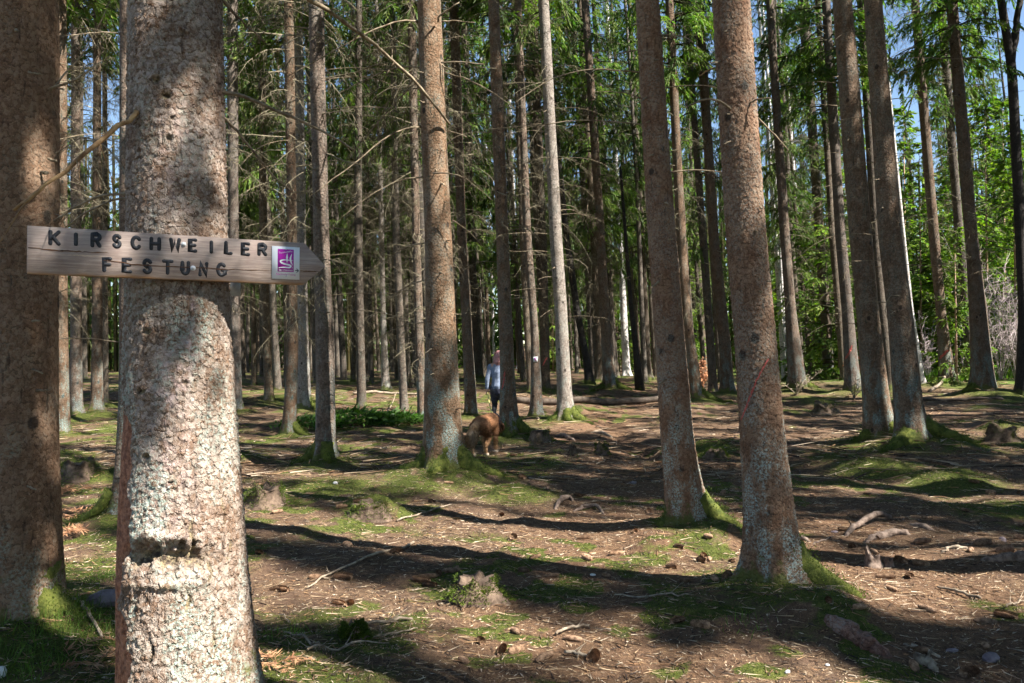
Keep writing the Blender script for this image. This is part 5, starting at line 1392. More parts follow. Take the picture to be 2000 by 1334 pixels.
        for q in range(12):
            n2 = (q + 1) % 12; F4.append([2 * q, 2 * q + 1, 2 * n2 + 1, 2 * n2]); F3.append([24, 2 * q, 2 * n2]); F3.append([25, 2 * n2 + 1, 2 * q + 1])
        a.add(V, F3, F4); link('sole', a.mesh('shoe_sole', sole), sh)
    a = Acc(); ball(a, (0, .015, 1.55), (.095, .105, .115), 16, 12); limb(a, [(0, -.035, 1.53), (0, -.05, 1.42), (0, -.05, 1.36)], [.09, .095, .075])
    for s in (-1, 1): limb(a, [(s * .06, 0, 1.5), (s * .075, -.015, 1.38)], [.055, .045])
    hair = link('hair', remeshed('hair', a, .012, hairm, 2), root)
    a = Acc(); r = np.random.default_rng(5); n = 260; th = r.uniform(math.pi * .9, math.pi * 2.1, n); z = r.uniform(1.38, 1.62, n)
    p0 = np.stack([.085 * np.cos(th), .02 + .09 * np.sin(th), z], -1); p1 = p0 + np.stack([.03 * np.cos(th) + r.normal(0, .015, n), .03 * np.sin(th), r.uniform(-.12, -.05, n)], -1)
    spikes(a, p0, p1, .006); link('lock', a.mesh('hair_locks', hairm), hair)
    eye = simple('eye', (.02, .015, .01), (.03, .02, .02), 10, .2)
    for s in (-1, 1):
        a = Acc(); ball(a, (s * .032, .118, 1.535), .011, 8, 6); link('eye', a.mesh('eye', eye), root)
    a = Acc(); limb(a, [(-.022, .122, 1.475), (.022, .122, 1.475)], [.006, .006], 6); link('mouth', a.mesh('mouth', simple('lips', (.3, .1, .09), (.34, .12, .1), 10, .5)), root)
    R = Matrix.Rotation(math.radians(-6), 3, 'Z')
    return np.array(R @ Vector(WL + np.array([.01, .0, -.07]))) + f
HAND = person()
def dog():
    f = hit(944, 890)
    root = empty('dog', f, 'long-haired reddish brown dog on a yellow leash, seen from behind', 'dog')
    ang = math.atan2(*(np.array([.27, .96]))[::-1]) - math.pi / 2     # heading: local +y
    root.rotation_euler = (0, 0, ang)
    k = .98
    a = Acc()
    # trunk: rump, waist, chest, neck lowered to sniff, head
    limb(a, [(0, -.20, .50), (0, -.05, .52), (0, .14, .50), (0, .34, .50), (0, .46, .50)], [.125, .120, .125, .145, .12], 16)
    limb(a, [(0, .44, .52), (0, .60, .48), (0, .72, .42)], [.125, .105, .095], 14)
    ball(a, (0, .76, .41), (.088, .105, .085), 14, 10); limb(a, [(0, .80, .38), (0, .93, .33)], [.058, .042], 12); ball(a, (0, .965, .33), (.022, .018, .018), 8, 6)
    for s in (-1, 1):
        # hind leg: thigh, knee forward, hock back, shank, paw
        st = .07 if s > 0 else -.05
        limb(a, [(s * .085, -.17, .46), (s * .095, -.06 + st, .31), (s * .09, -.24 + st, .17), (s * .085, -.21 + st, .045), (s * .085, -.15 + st, .03)], [.092, .060, .034, .029, .036], 12)
        limb(a, [(s * .09, .38, .42), (s * .095, .34, .27), (s * .09, .37, .13), (s * .09, .36, .04), (s * .09, .42, .03)], [.062, .045, .034, .030, .036], 12)
    limb(a, [(0, -.30, .53), (-.02, -.40, .46), (-.05, -.45, .34), (-.07, -.46, .22)], [.055, .070, .082, .035], 12)
    col1, col2, col3 = np.array([.22, .10, .045]), np.array([.44, .26, .13]), np.array([.60, .50, .40])
    def colr(c):
        n = np.array([1.0])[:, None]
        out = np.tile(col1, (len(c), 1))
        tail = sstep(-.30, -.40, c[:, 1])[:, None]; low = sstep(.34, .16, c[:, 2])[:, None] * .6; paw = sstep(.07, .04, c[:, 2])[:, None]
        inner = (np.exp(-(c[:, 0] / .05) ** 2) * sstep(-.2, -.27, c[:, 1]) * sstep(.46, .38, c[:, 2]))[:, None]
        dark = sstep(.45, .7, c[:, 1])[:, None] * .6
        out = out * (1 - dark) + np.array([.05, .025, .015]) * dark
        out = out * (1 - tail * .7) + col2 * tail * .7; out = out * (1 - low) + col2 * low; out = out * (1 - paw) + col3 * paw; out = out * (1 - inner * .6) + col3 * inner * .6
        return out
    fur = simple('reddish_fur', (.65, .65, .65), (1.2, 1.2, 1.2), 30, .75, .006, 70, attr=True)
    body = remeshed('dog_body', a, .013, fur, 4, colr)
    bo = link('body', body, root)
    # coat: short strands over the body, longer on tail, thighs and chest
    r = np.random.default_rng(6); nv = len(body.vertices)
    co = np.zeros(nv * 3); body.vertices.foreach_get('co', co); co = co.reshape(-1, 3); no = np.zeros(nv * 3); body.vertices.foreach_get('normal', no); no = no.reshape(-1, 3)
    pick = r.choice(nv, 5200); P = co[pick]; N = no[pick]
    ln = .022 + .05 * sstep(-.3, -.42, P[:, 1]) + .035 * sstep(.1, .3, P[:, 2]) * sstep(-.05, -.2, P[:, 1]) * sstep(.5, .4, P[:, 2]) + .02 * sstep(.3, .4, P[:, 1]) * sstep(.45, .3, P[:, 2])
    ln = np.where(P[:, 2] < .1, .01, ln)
    D = nrm(N * .55 + np.array([0, -.5, -.6]) + r.normal(0, .15, P.shape)); D = np.where((P[:, 1] < -.3)[:, None], nrm(N * .35 + np.array([0, -.2, -1.0]) + r.normal(0, .12, P.shape)), D)
    h = Acc(); spikes(h, P - N * .004, P + D * (ln * r.uniform(.6, 1.3, len(ln)))[:, None], .0045, colr(P) * r.uniform(.7, 1.3, (len(P), 1)))
    tag(link('coat', h.mesh('dog_coat', fur, False, True), root), kind='stuff')
    for s in (-1, 1):
        e = Acc(); limb(e, [(s * .075, .70, .46), (s * .115, .69, .42), (s * .12, .70, .35)], [.02, .034, .018], 10)
        link('ear', remeshed('dog_ear', e, .009, simple('ear_fur', (.06, .025, .012), (.14, .06, .03), 30, .8), 2), root)
        e = Acc(); ball(e, (s * .045, .845, .425), .011, 8, 6); link('eye', e.mesh('dog_eye', simple('dog_eye', (.01, .008, .006), (.015, .01, .01), 10, .15)), root)
    e = Acc(); V = []
    for q in range(16):
        t = 6.2832 * q / 16; V.append((.122 * math.cos(t), .50 + .03 * math.sin(t), .515 + .118 * math.sin(t)))
    V.append(V[0]); tube(e, V, .013, 6, None, False); link('collar', e.mesh('collar', simple('dark_collar', (.02, .02, .03), (.05, .05, .07), 20, .7)), root)
    top = Matrix.Rotation(ang, 3, 'Z') @ Vector((0, .49, .64))
    return np.array(top) + f
COLLAR = dog()
def leash():
    t = np.linspace(0, 1, 16)[:, None]
    P = HAND * (1 - t) + COLLAR * t; P[:, 2] -= (.28 * t * (1 - t)).ravel()
    o = empty('leash', HAND, 'pale yellow dog leash running from the hand to the collar', 'leash')
    m = simple('yellow_webbing', (.45, .38, .12), (.58, .50, .2), 60, .7)
    a = Acc(); tube(a, P - HAND, .011, 6, None, True); link('strap', a.mesh('leash_strap', m, True), o)
    a = Acc(); V = [(.03 * math.sin(q * .5236), .045 * math.cos(q * .5236) * .4, .045 * math.cos(q * .5236) - .01) for q in range(13)]
    tube(a, V, .010, 6, None, False); link('handle_loop', a.mesh('leash_loop', m, True), o)
leash()

# ------------------------------------------------------------------ logs, roots, stumps, sticks, stones
def ground_line(pts, lift, n=14):
    P = np.array([hit(*p) for p in pts]); u = np.linspace(0, len(P) - 1, n); i = np.minimum(u.astype(int), len(P) - 2); f = (u - i)[:, None]
    Q = P[i] * (1 - f) + P[i + 1] * f
    for _ in range(2): Q[1:-1] = (Q[:-2] + 2 * Q[1:-1] + Q[2:]) / 4
    Q[:, 2] = zg(Q[:, 0], Q[:, 1]) + np.interp(np.linspace(0, 1, n), np.linspace(0, 1, len(lift)), lift)
    return Q
def lying(name, label, cat, pts, lift, rad, mat, group=None, k=9, n=16, jit=.15, twig=0, seed=0, wob=.0):
    Q = ground_line(pts, lift, n); r = np.random.default_rng(seed + 77)
    if wob: Q[1:-1] += r.normal(0, wob, (n - 2, 3))
    R = np.interp(np.linspace(0, 1, n), np.linspace(0, 1, len(rad)), rad)
    if name == 'root':
        e = np.linspace(-1, 1, n); R = R * .82 * (1 - .55 * e ** 6) * r.uniform(.85, 1.12, n); Q[:, 2] -= .012 + .05 * e ** 8
        Q[1:-1] += r.normal(0, .006, (n - 2, 3))
    root = Q[0].copy()
    a = Acc(); tube(a, Q - root, R, k, None, True, jit)
    if twig:
        i0 = r.integers(2, n - 2, twig); d = nrm(nrm(Q[i0 + 1] - Q[i0]) * .8 + r.normal(0, .6, (twig, 3)) + np.array([0, 0, .15])); ln = r.uniform(.04, .16, (twig, 1))
        spikes(a, Q[i0] - root, Q[i0] - root + d * ln, R[i0] * .6)
    o = link(name, a.mesh(name, M[mat], True), None, root)
    return tag(o, label, cat, group)
# the long log across the path
lq = [hit(1008, 787), hit(1292, 786)]
lying('fallen_log', 'long straight log lying across the far end of the path', 'log', [(1008, 788), (1150, 788), (1330, 787)], [.09, .09, .09], [.10, .095, .085], 'log', None, 14, 22, .05)
lying('fallen_log', 'thin dark pole lying flat at the right, before the twin spruces', 'log', [(1795, 783), (1880, 784), (1960, 783)], [.05, .05, .05], [.045, .04, .03], 'log', None, 9, 16, .1)
lying('fallen_log', 'bent pale bough leaning by the foot of the dim-dashed spruce', 'log', [(1815, 768), (1845, 750), (1876, 742)], [.05, .18, .3], [.05, .04, .025], 'stick', None, 8, 14, .1)
lying('fallen_log', 'thin pole lying in the thicket left of the centre spruce', 'log', [(690, 772), (760, 772), (825, 774)], [.06, .08, .06], [.05, .04, .035], 'stick', None, 8, 14, .1)
lying('fallen_branch', 'forked bare branch leaning beyond the green boughs', 'branch', [(742, 822), (765, 800), (775, 785)], [.02, .12, .3], [.02, .016, .01], 'stick', None, 6, 12, .1, 5, 3)
RG = 'surface roots'
lying('root', 'raised grey root arching over the path right of the front spruces', 'root', [(1645, 1052), (1670, 1035), (1705, 1022), (1742, 1014)], [.01, .05, .09, .05], [.022, .032, .033, .03], 'root', RG, 9, 18, .15, 3, 1)
lying('root', 'second thicker grey root below the raised arching root', 'root', [(1680, 1062), (1715, 1052), (1745, 1044), (1790, 1042)], [.0, .03, .03, .0], [.02, .045, .045, .03], 'root', RG, 10, 18, .2, 3, 2)
lying('root', 'short dark root bump right of the arching root', 'root', [(1770, 1022), (1800, 1030), (1828, 1036)], [0, .02, 0], [.02, .04, .03], 'root', RG, 9, 12, .2, 0, 3)
lying('root', 'thick shaded root at the right edge of the path', 'root', [(1905, 1092), (1950, 1094), (2005, 1095), (2100, 1092)], [-.02, .01, .03, .03], [.03, .05, .06, .06], 'root', RG, 11, 18, .15, 0, 4)
lying('root', 'sunlit thin root among the cones at right', 'root', [(1832, 1082), (1850, 1074), (1885, 1072), (1912, 1079)], [0, .02, .02, 0], [.01, .02, .02, .008], 'stick', RG, 8, 16, .2, 2, 5)
lying('root', 'smooth grey root hump on the path left of the whitened foot', 'root', [(1080, 996), (1092, 984), (1112, 976), (1120, 980)], [0, .04, .05, 0], [.022, .035, .035, .02], 'root', RG, 9, 14, .15, 0, 6)
lying('root', 'orange-brown crooked root beside the smooth grey hump', 'root', [(1118, 1000), (1140, 994), (1168, 994), (1184, 1010)], [.02, .04, .05, 0], [.018, .025, .024, .014], 'root', RG, 8, 14, .2, 4, 7)
lying('root', 'dark root step at the mouth of the path by the pale spruce', 'root', [(1085, 850), (1105, 856), (1125, 862)], [.02, .06, .02], [.03, .05, .04], 'root', RG, 8, 12, .2, 0, 8)
lying('root', 'pale flat root crossing the path beyond the whitened foot', 'root', [(1145, 845), (1175, 848), (1200, 860)], [.0, .05, .0], [.02, .05, .03], 'stick', RG, 8, 12, .2, 0, 9)
lying('root', 'thick reddish root running down right from the mossy foot of the slashed spruce', 'root', [(1610, 1205), (1650, 1235), (1700, 1262), (1755, 1290)], [.02, .03, .02, -.02], [.05, .064, .058, .04], 'red_root', RG, 14, 26, .16, 0, 10)
lying('root', 'bleached split root end beside the thick reddish root', 'root', [(1785, 1288), (1810, 1300), (1838, 1318)], [.03, .03, 0], [.035, .034, .015], 'stick', RG, 9, 14, .3, 3, 11)
lying('root', 'pale thin root parallel to the thick reddish root', 'root', [(1755, 1255), (1800, 1268), (1845, 1290)], [.01, .02, .01], [.008, .016, .012], 'stick', RG, 7, 14, .2, 2, 12)
lying('root', 'grey root knuckle beside the right flank of the slashed spruce', 'root', [(1556, 1052), (1572, 1056), (1586, 1060)], [.01, .03, .0], [.02, .028, .015], 'root', RG, 8, 10, .2, 0, 13)
lying('root', 'thin long root trailing left of the arching root', 'root', [(1580, 1066), (1610, 1056), (1636, 1046)], [.01, .02, .01], [.007, .010, .008], 'root', RG, 7, 12, .2, 1, 14)
SG = 'named sticks'
for q, (lab, pts, rad) in enumerate([
    ('long bent stick lying across the moss in the left foreground', [(600, 1152), (630, 1130), (720, 1092), (808, 1062)], [.004, .008, .009, .011]),
    ('pale stubby stick lying below the long bent stick', [(715, 1223), (760, 1220), (805, 1214)], [.008, .010, .008]),
    ('thin orange twig lying below the pale stubby stick', [(720, 1250), (770, 1244), (815, 1232)], [.004, .005, .004]),
    ('short curved grey stick alone on the dark path', [(1086, 1243), (1115, 1230), (1150, 1227)], [.008, .009, .006]),
    ('small dark stick on the path at the bottom', [(1104, 1279), (1130, 1284), (1162, 1290)], [.009, .009, .008]),
    ('dark stick lying on the moss before the large centre spruce', [(775, 1020), (825, 1005), (880, 988)], [.009, .009, .007]),
    ('dark curved twig lying before the reddish pair of front spruces', [(1200, 1166), (1280, 1167), (1350, 1166)], [.005, .006, .004]),
    ('long mossy stick fading into the needles at the right', [(1830, 1150), (1870, 1160), (1915, 1172)], [.006, .010, .009]),
    ('pale stick lying at the right edge by the brown cones', [(1965, 1190), (1985, 1182), (2000, 1178)], [.006, .007, .005]),
    ('stick leaning in the grass between the left trunk and the sign tree', [(145, 1175), (172, 1205), (200, 1250)], [.010, .011, .006]),
    ('thin twig crossing the needles left of the mossy stump', [(545, 1205), (560, 1213), (566, 1220)], [.003, .004, .003]),
    ('dark twig cluster at the foot of the sign tree, right side', [(555, 1240), (600, 1262), (640, 1272)], [.005, .006, .004]),
    ('forked thin branch lying at the bottom left of the path', [(600, 1275), (680, 1265), (760, 1262)], [.006, .006, .003])]):
    lying('fallen_stick', lab, 'stick', pts, [.015, .02, .015], rad, 'stick', SG, 6, 12, .2, 5, 20 + q, .004)
def stump(px, py, r, h, label, moss=False, ragged=.4, mat='stump', seed=0, flat_top=False):
    p = hit(px, py); rr = np.random.default_rng(seed + 200); k = 22; m = 9
    root = empty('tree_stump', p, label, 'stump')
    th = np.arange(k) * 2 * math.pi / k; V = []
    prof = [1.5, 1.25, 1.1, 1.0, .97, .95, .90, .6, .0]; hz = [-.6, .05, .3, .55, .8, .95, 1.0, .9, .8]
    rag = rr.normal(0, ragged, k); rag = (rag + np.roll(rag, 1)) / 2
    for j in range(m):
        for i in range(k):
            q = r * prof[j] * (1 + .12 * math.cos(3 * th[i] + seed) + .08 * rr.normal()); zz = h * hz[j] * (1 + (0 if flat_top else rag[i] * (j >= 3) * (j < 8)))
            V.append((q * math.cos(th[i]), q * math.sin(th[i]), zz))
    F4 = [[j * k + i, j * k + (i + 1) % k, (j + 1) * k + (i + 1) % k, (j + 1) * k + i] for j in range(m - 1) for i in range(k)]
    a = Acc(); a.add(V, None, F4); link('stump_body', a.mesh('stump_body', M[mat], True), root)
    if moss:
        V = np.array(V); n = 6500; q = rr.integers(0, 7 * k, n); P = V[q] + rr.normal(0, r * .10, (n, 3)); P[:, 2] = np.maximum(P[:, 2], -.02)
        keep = (fbm(P[:, 0] * 9 + seed, P[:, 1] * 9 + P[:, 2] * 7, 2) > .42); P = P[keep]; n = len(P)
        D = nrm(np.stack([P[:, 0], P[:, 1], np.full(n, r * .7)], -1) + rr.normal(0, r * .4, (n, 3)))
        a = Acc(); blades(a, P, D, rr.uniform(.008, .02, n), rr.uniform(.004, .007, n), rr.normal(0, 1, (n, 3)), rr.uniform(.5, 1.4, (n, 1)) * np.array([[1, 1, 1.0]]))
        tag(link('moss', a.mesh('stump_moss', M['moss'], False, True), root), kind='stuff')
stump(930, 1158, .115, .085, 'low weathered stump with mossy side in the middle foreground', True, .35, seed=1)
stump(722, 1002, .15, .09, 'dark low stump between two moss cushions before the centre spruce', True, .3, seed=2)
stump(515, 985, .17, .14, 'moss-covered stump right of the sign tree', True, .3, seed=3)
stump(150, 930, .17, .17, 'bluish mossy stump right of the thick left trunk', True, .25, seed=4)
stump(1053, 862, .17, .2, 'flat-cut mossy stump beside the dark spruce at the dog', True, 0, 'stump', 5, True)
stump(1175, 888, .10, .14, 'small broken stump beside the path, in front of the pale spruce', True, .4, seed=6)
stump(1705, 1108, .055, .10, 'small bleached jagged stump on the right path', False, .32, 'root', 7)
stump(1734, 1106, .035, .05, 'tiny bleached stump fragment right of the jagged stump', False, .3, 'root', 8)
stump(1955, 862, .20, .24, 'mossy stump at the right edge on the bank', True, .3, seed=9)
stump(1400, 893, .14, .10, 'half-rotten stump in the bright moss left of the slashed spruce', True, .3, seed=10)
stump(690, 1240, .05, .05, 'dark rotten chunk with bright moss left of the pale sticks', True, .4, seed=11)
stump(1118, 886, .06, .09, 'small dark splintered stub left of the small broken stump', False, .6, seed=12)
stump(1610, 806, .25, .22, 'dark mossy stump far right beyond the slashed spruce', True, .3, seed=13)
def stone(px, py, r, label, mat, seed, sub=(10, 7), group=None):
    p = hit(px, py); rr = np.random.default_rng(seed + 300); a = Acc()
    n = 60; V = rr.normal(0, 1, (n, 3)); V = nrm(V) * np.array(r)
    me = bpy.data.meshes.new('stone'); 
    import bmesh
    bm = bmesh.new()
    for v in V: bm.verts.new(v)
    bmesh.ops.convex_hull(bm, input=bm.verts[:], use_existing_faces=False)
    for v in [v for v in bm.verts if not v.link_faces]: bm.verts.remove(v)
    bm.to_mesh(me); bm.free(); me.materials.append(M[mat])
    o = link('stone', me, None, (p[0], p[1], p[2] + r[2] * .45)); o.rotation_euler = (rr.normal(0, .15), rr.normal(0, .15), rr.random() * .6)
    tag(o, label, 'stone', group)
stone(205, 1180, (.10, .07, .055), 'angular purple-grey rock between the left trunk and sign tree', 'stone', 1)
stone(1158, 1124, (.022, .016, .010), 'small pale stone alone on the middle of the path', 'white_stone', 2)
stone(1616, 1300, (.012, .010, .007), 'tiny white stone left of the thick reddish root', 'white_stone', 3)
stone(1538, 1314, (.016, .012, .009), 'white pebble near the bottom under the slashed spruce', 'white_stone', 4)
stone(1630, 1040, (.035, .022, .012), 'flat pale stone left of the arching root', 'stone', 5)
stone(1935, 1290, (.05, .035, .028), 'grey stone at the bottom right on the path', 'stone', 6)
stone(1860, 1272, (.045, .02, .012), 'flat bluish stone beside the pale parallel root', 'stone', 7)
stone(655, 945, (.03, .025, .02), 'pale round stone before the slim straight spruce', 'white_stone', 8)
stone(1236, 945, (.05, .035, .025), 'dark stone lying at the side of the path, centre', 'stone', 9)
stone(1958, 1058, (.03, .025, .028), 'round grey stone on the right bank edge', 'stone', 10)
stone(3, 1320, (.02, .03, .03), 'pale stone at the bottom left corner', 'white_stone', 11)

# ------------------------------------------------------------------ spruce cones
def cone_mesh(name, seed, L, R, lift):
    r = np.random.default_rng(seed); a = Acc(); n = 130
    core = np.array([(0, 0, L * (u - .5)) for u in np.linspace(0, 1, 8)])
    prof = lambda u: R * np.sin(np.pi * np.clip(.08 + .88 * u, 0, 1)) ** .6
    tube(a, core, prof(np.linspace(0, 1, 8)) * .72, 8, (.6, .6, .6))
    u = (np.arange(n) + .5) / n; th = np.arange(n) * 2.39996
    rad = prof(u)
    P = np.stack([np.cos(th) * rad * .62, np.sin(th) * rad * .62, L * (u - .5) - .004], -1)
    out = np.stack([np.cos(th), np.sin(th), np.zeros(n)], -1)
    D = nrm(out * lift + np.array([0, 0, 1.0])); 
    blades(a, P, D, R * 1.15, R * .75, np.cross(D, np.cross(out, [0, 0, 1.0])), None, .7)
    return a.mesh(name, M['cone'])
CONES = [cone_mesh('cone_closed', 1, .115, .018, .6), cone_mesh('cone_open', 2, .12, .022, 1.2), cone_mesh('cone_short', 3, .07, .017, .8)]
def cone(px, py, k, rot, label, group, s=1.05):
    p = hit(px, py) if px is not None else py
    o = link('spruce_cone', CONES[k], None, (p[0], p[1], p[2] + .014 * s)); o.scale = (s, s, s)
    o.rotation_euler = (math.pi / 2 + random.gauss(0, .12), random.random() * 6.28, rot)
    tag(o, label, 'cone', group)
for px, py, k, rot, lab in [(1962, 1206, 1, .5, 'dark brown round open cone at the right edge of the path'), (1922, 1218, 0, 1.4, 'pale long cone just left of the dark open cone'),
                            (1800, 1061, 1, 1.5, 'sunlit open cone beside the arching root'), (1918, 1063, 1, 1.6, 'dark patterned cone right of the arching root'),
                            (1960, 1078, 1, 1.5, 'pale open cone at the far right of the path'), (1880, 1058, 0, 1.2, 'smooth brown cone near the right bank'),
                            (1728, 1130, 0, 1.4, 'brown cone lying below the jagged bleached stump'), (1775, 1128, 2, .1, 'upright light cone right of the jagged bleached stump'),
                            (1022, 1117, 2, 1.2, 'light brown egg-shaped cone in the middle of the path'), (938, 1256, 2, .4, 'pale cone tilted at the bottom centre-left'),
                            (820, 1136, 1, 1.3, 'dark cone in the sunlit needles left of the middle stump'), (838, 1146, 0, 1.0, 'reddish cone next to the dark cone left of the middle stump'),
                            (660, 1182, 0, .8, 'dark shiny cone in shade left of the middle foreground'), (684, 1182, 2, 0, 'dark round cone end beside the shiny cone'),
                            (882, 1118, 0, 1.5, 'grey-violet cone at the end of the trunk shadow'), (857, 1122, 2, .2, 'small dark cone left of the grey-violet cone'),
                            (843, 982, 0, .6, 'light cone at the mossy foot of the large centre spruce'), (553, 1155, 2, 1.2, 'dark cone end in the brown litter right of the sign tree'),
                            (1374, 1088, 2, .1, 'light upright cone below the whitened foot'), (668, 1130, 1, 1.4, 'pale scaly cone under the long bent stick'),
                            (1310, 1110, 2, 1.3, 'dark cone in the litter between the front spruces'), (505, 1082, 2, 1.0, 'pale cone right beside the sign tree')]:
    cone(px, py, k, rot, lab, 'cones that can be told apart')
rc = np.random.default_rng(15); cn = 0; tr_ = 0
MARKS = [(hit(px, py), n) for px, py, n in [(515, 985, 'the moss stump by the sign tree'), (930, 1158, 'the low middle stump'), (722, 1002, 'the twin moss cushions'), (862, 940, 'the large centre spruce foot'), (1345, 1060, 'the whitened spruce foot'), (1512, 1180, 'the red-slashed spruce foot'), (1700, 1030, 'the arching root'),
         (1705, 1108, 'the jagged bleached stump'), (1158, 1124, 'the pale path stone'), (1118, 1232, 'the curved grey path stick'), (1700, 1262, 'the thick reddish root'), (1135, 1000, 'the orange-brown root'), (700, 1100, 'the long bent stick'), (760, 1230, 'the pale stubby stick'), (1950, 1210, 'the dark open cone'),
         (636, 920, 'the slim straight spruce foot'), (1790, 895, 'the paired spruces foot'), (1175, 890, 'the small broken stump'), (1400, 893, 'the half-rotten stump'), (1940, 1090, 'the thick right-edge root'), (560, 1290, 'the bottom-left bracken')]]
near = {}
while cn < 95 and tr_ < 2000:
    tr_ += 1
    px = rc.uniform(480, 1995); py = 880 + 440 * rc.random() ** 1.2
    if 1440 < px < 1580 and py > 1100: continue
    p = hit(px, py)
    dd = [math.hypot(p[0] - m[0], p[1] - m[1]) for m, n in MARKS]; k = int(np.argmin(dd))
    cone(None, p, int(rc.integers(0, 3)), rc.random() * 6.28, 'weathered cone', 'scattered cones on the left' if px < 1000 else 'scattered cones on the right', rc.uniform(.75, 1.05)); cn += 1
    near.setdefault(k, []).append((dd[k], bpy.context.scene.collection.objects[-1]))
for k, L in near.items():
    L.sort(key=lambda q: q[0])
    for i, (q, o) in enumerate(L): o['label'] = '%s small scattered cone to %s' % (ORD[i] if i < len(ORD) else 'farthest', MARKS[k][1])

# ------------------------------------------------------------------ litter, moss, grass
def scatter_xy(r, n, ymax, pw=1.6):
    y = 2.2 + (ymax - 2.2) * r.random(n) ** pw
    x = r.uniform(-.68, .68, n) * (y + .8)
    return x, y
def litter():
    r = np.random.default_rng(91); a = Acc()
    pal = np.array([[.26, .175, .105], [.40, .30, .19], [.10, .062, .04], [.19, .105, .055], [.045, .03, .024], [.46, .37, .27], [.27, .165, .085]])
    n = 130000; x, y = scatter_xy(r, n, 15, 1.35)
    keep = r.random(n) > .45 * moss_mask(x, y); x, y = x[keep], y[keep]; n = len(x)
    P = np.stack([x, y, zg(x, y) + r.uniform(.001, .008, n)], -1); az = r.random(n) * 6.283
    D = np.stack([np.cos(az), np.sin(az), r.normal(0, .18, n)], -1); N = nrm(r.normal(0, .35, (n, 3)) + np.array([0, 0, 1.0]))
    s = (.7 + y * .09)
    blades(a, P, D, r.uniform(.012, .040, n) * s, r.uniform(.0022, .0058, n) * s, N, pal[r.integers(0, 7, n)] * r.uniform(.7, 1.25, (n, 1)), .5)
    n = 20000; x, y = scatter_xy(r, n, 13, 1.4); P = np.stack([x, y, zg(x, y) + .004], -1); az = r.random(n) * 6.283
    D = np.stack([np.cos(az), np.sin(az), r.uniform(-.05, .12, n)], -1); ln = (r.uniform(.03, .13, n) * (.8 + y * .05))[:, None]
    p1 = P + nrm(D) * ln; p1[:, 2] = np.maximum(p1[:, 2], zg(p1[:, 0], p1[:, 1]) + .002)
    spikes(a, P, p1, r.uniform(.0016, .0042, n) * (.8 + y * .06), pal[r.integers(0, 7, n)] * r.uniform(.7, 1.3, (n, 1)))
    n = 9000; y = r.uniform(10, 30, n); x = r.uniform(-.66, .66, n) * y; P = np.stack([x, y, zg(x, y) + .01], -1); az = r.random(n) * 6.283
    p1 = P + np.stack([np.cos(az), np.sin(az), r.uniform(-.03, .15, n)], -1) * r.uniform(.1, .55, (n, 1)); p1[:, 2] = np.maximum(p1[:, 2], zg(p1[:, 0], p1[:, 1]) + .01)
    spikes(a, P, p1, r.uniform(.005, .014, n), pal[r.integers(0, 7, n)] * r.uniform(.4, 1.1, (n, 1)))
    n = 5000; x, y = scatter_xy(r, n, 9, 1.4); P = np.stack([x, y, zg(x, y) + .003], -1); az = r.random(n) * 6.283
    D = np.stack([np.cos(az), np.sin(az), r.normal(0, .15, n)], -1); N = nrm(r.normal(0, .3, (n, 3)) + np.array([0, 0, 1.0]))
    blades(a, P, D, r.uniform(.012, .035, n), r.uniform(.006, .014, n), N, pal[r.integers(0, 7, n)] * r.uniform(.7, 1.3, (n, 1)), .5)
    tag(link('needle_litter', a.mesh('needle_litter', M['litter'], False, True)), 'loose brown needles, twig bits and bark flakes on the floor', 'litter', None, 'stuff')
litter()
def moss():
    r = np.random.default_rng(92); a = Acc(); n = 420000; x, y = scatter_xy(r, n, 18, 1.35)
    keep = r.random(n) < (moss_mask(x, y) - .25) * 1.2; x, y = x[keep], y[keep]; n = len(x)
    P = np.stack([x, y, zg(x, y) - .003], -1); s = (.75 + y * .09)
    D = nrm(r.normal(0, .75, (n, 3)) + np.array([0, 0, 1.0]))
    tone = .55 + .9 * fbm(x * 6, y * 6, 2)
    c = (tone * r.uniform(.6, 1.3, n))[:, None] * np.array([[1, 1, 1.0]]); c[:, 0] *= r.uniform(.75, 1.4, n)
    blades(a, P, D, r.uniform(.005, .014, n) * s, r.uniform(.0035, .007, n) * s, nrm(r.normal(0, 1, (n, 3))), c, .4)
    tag(link('moss_carpet', a.mesh('moss_carpet', M['moss'], False, True)), 'green moss cushions between the trees and on the humps', 'moss', None, 'stuff')
moss()
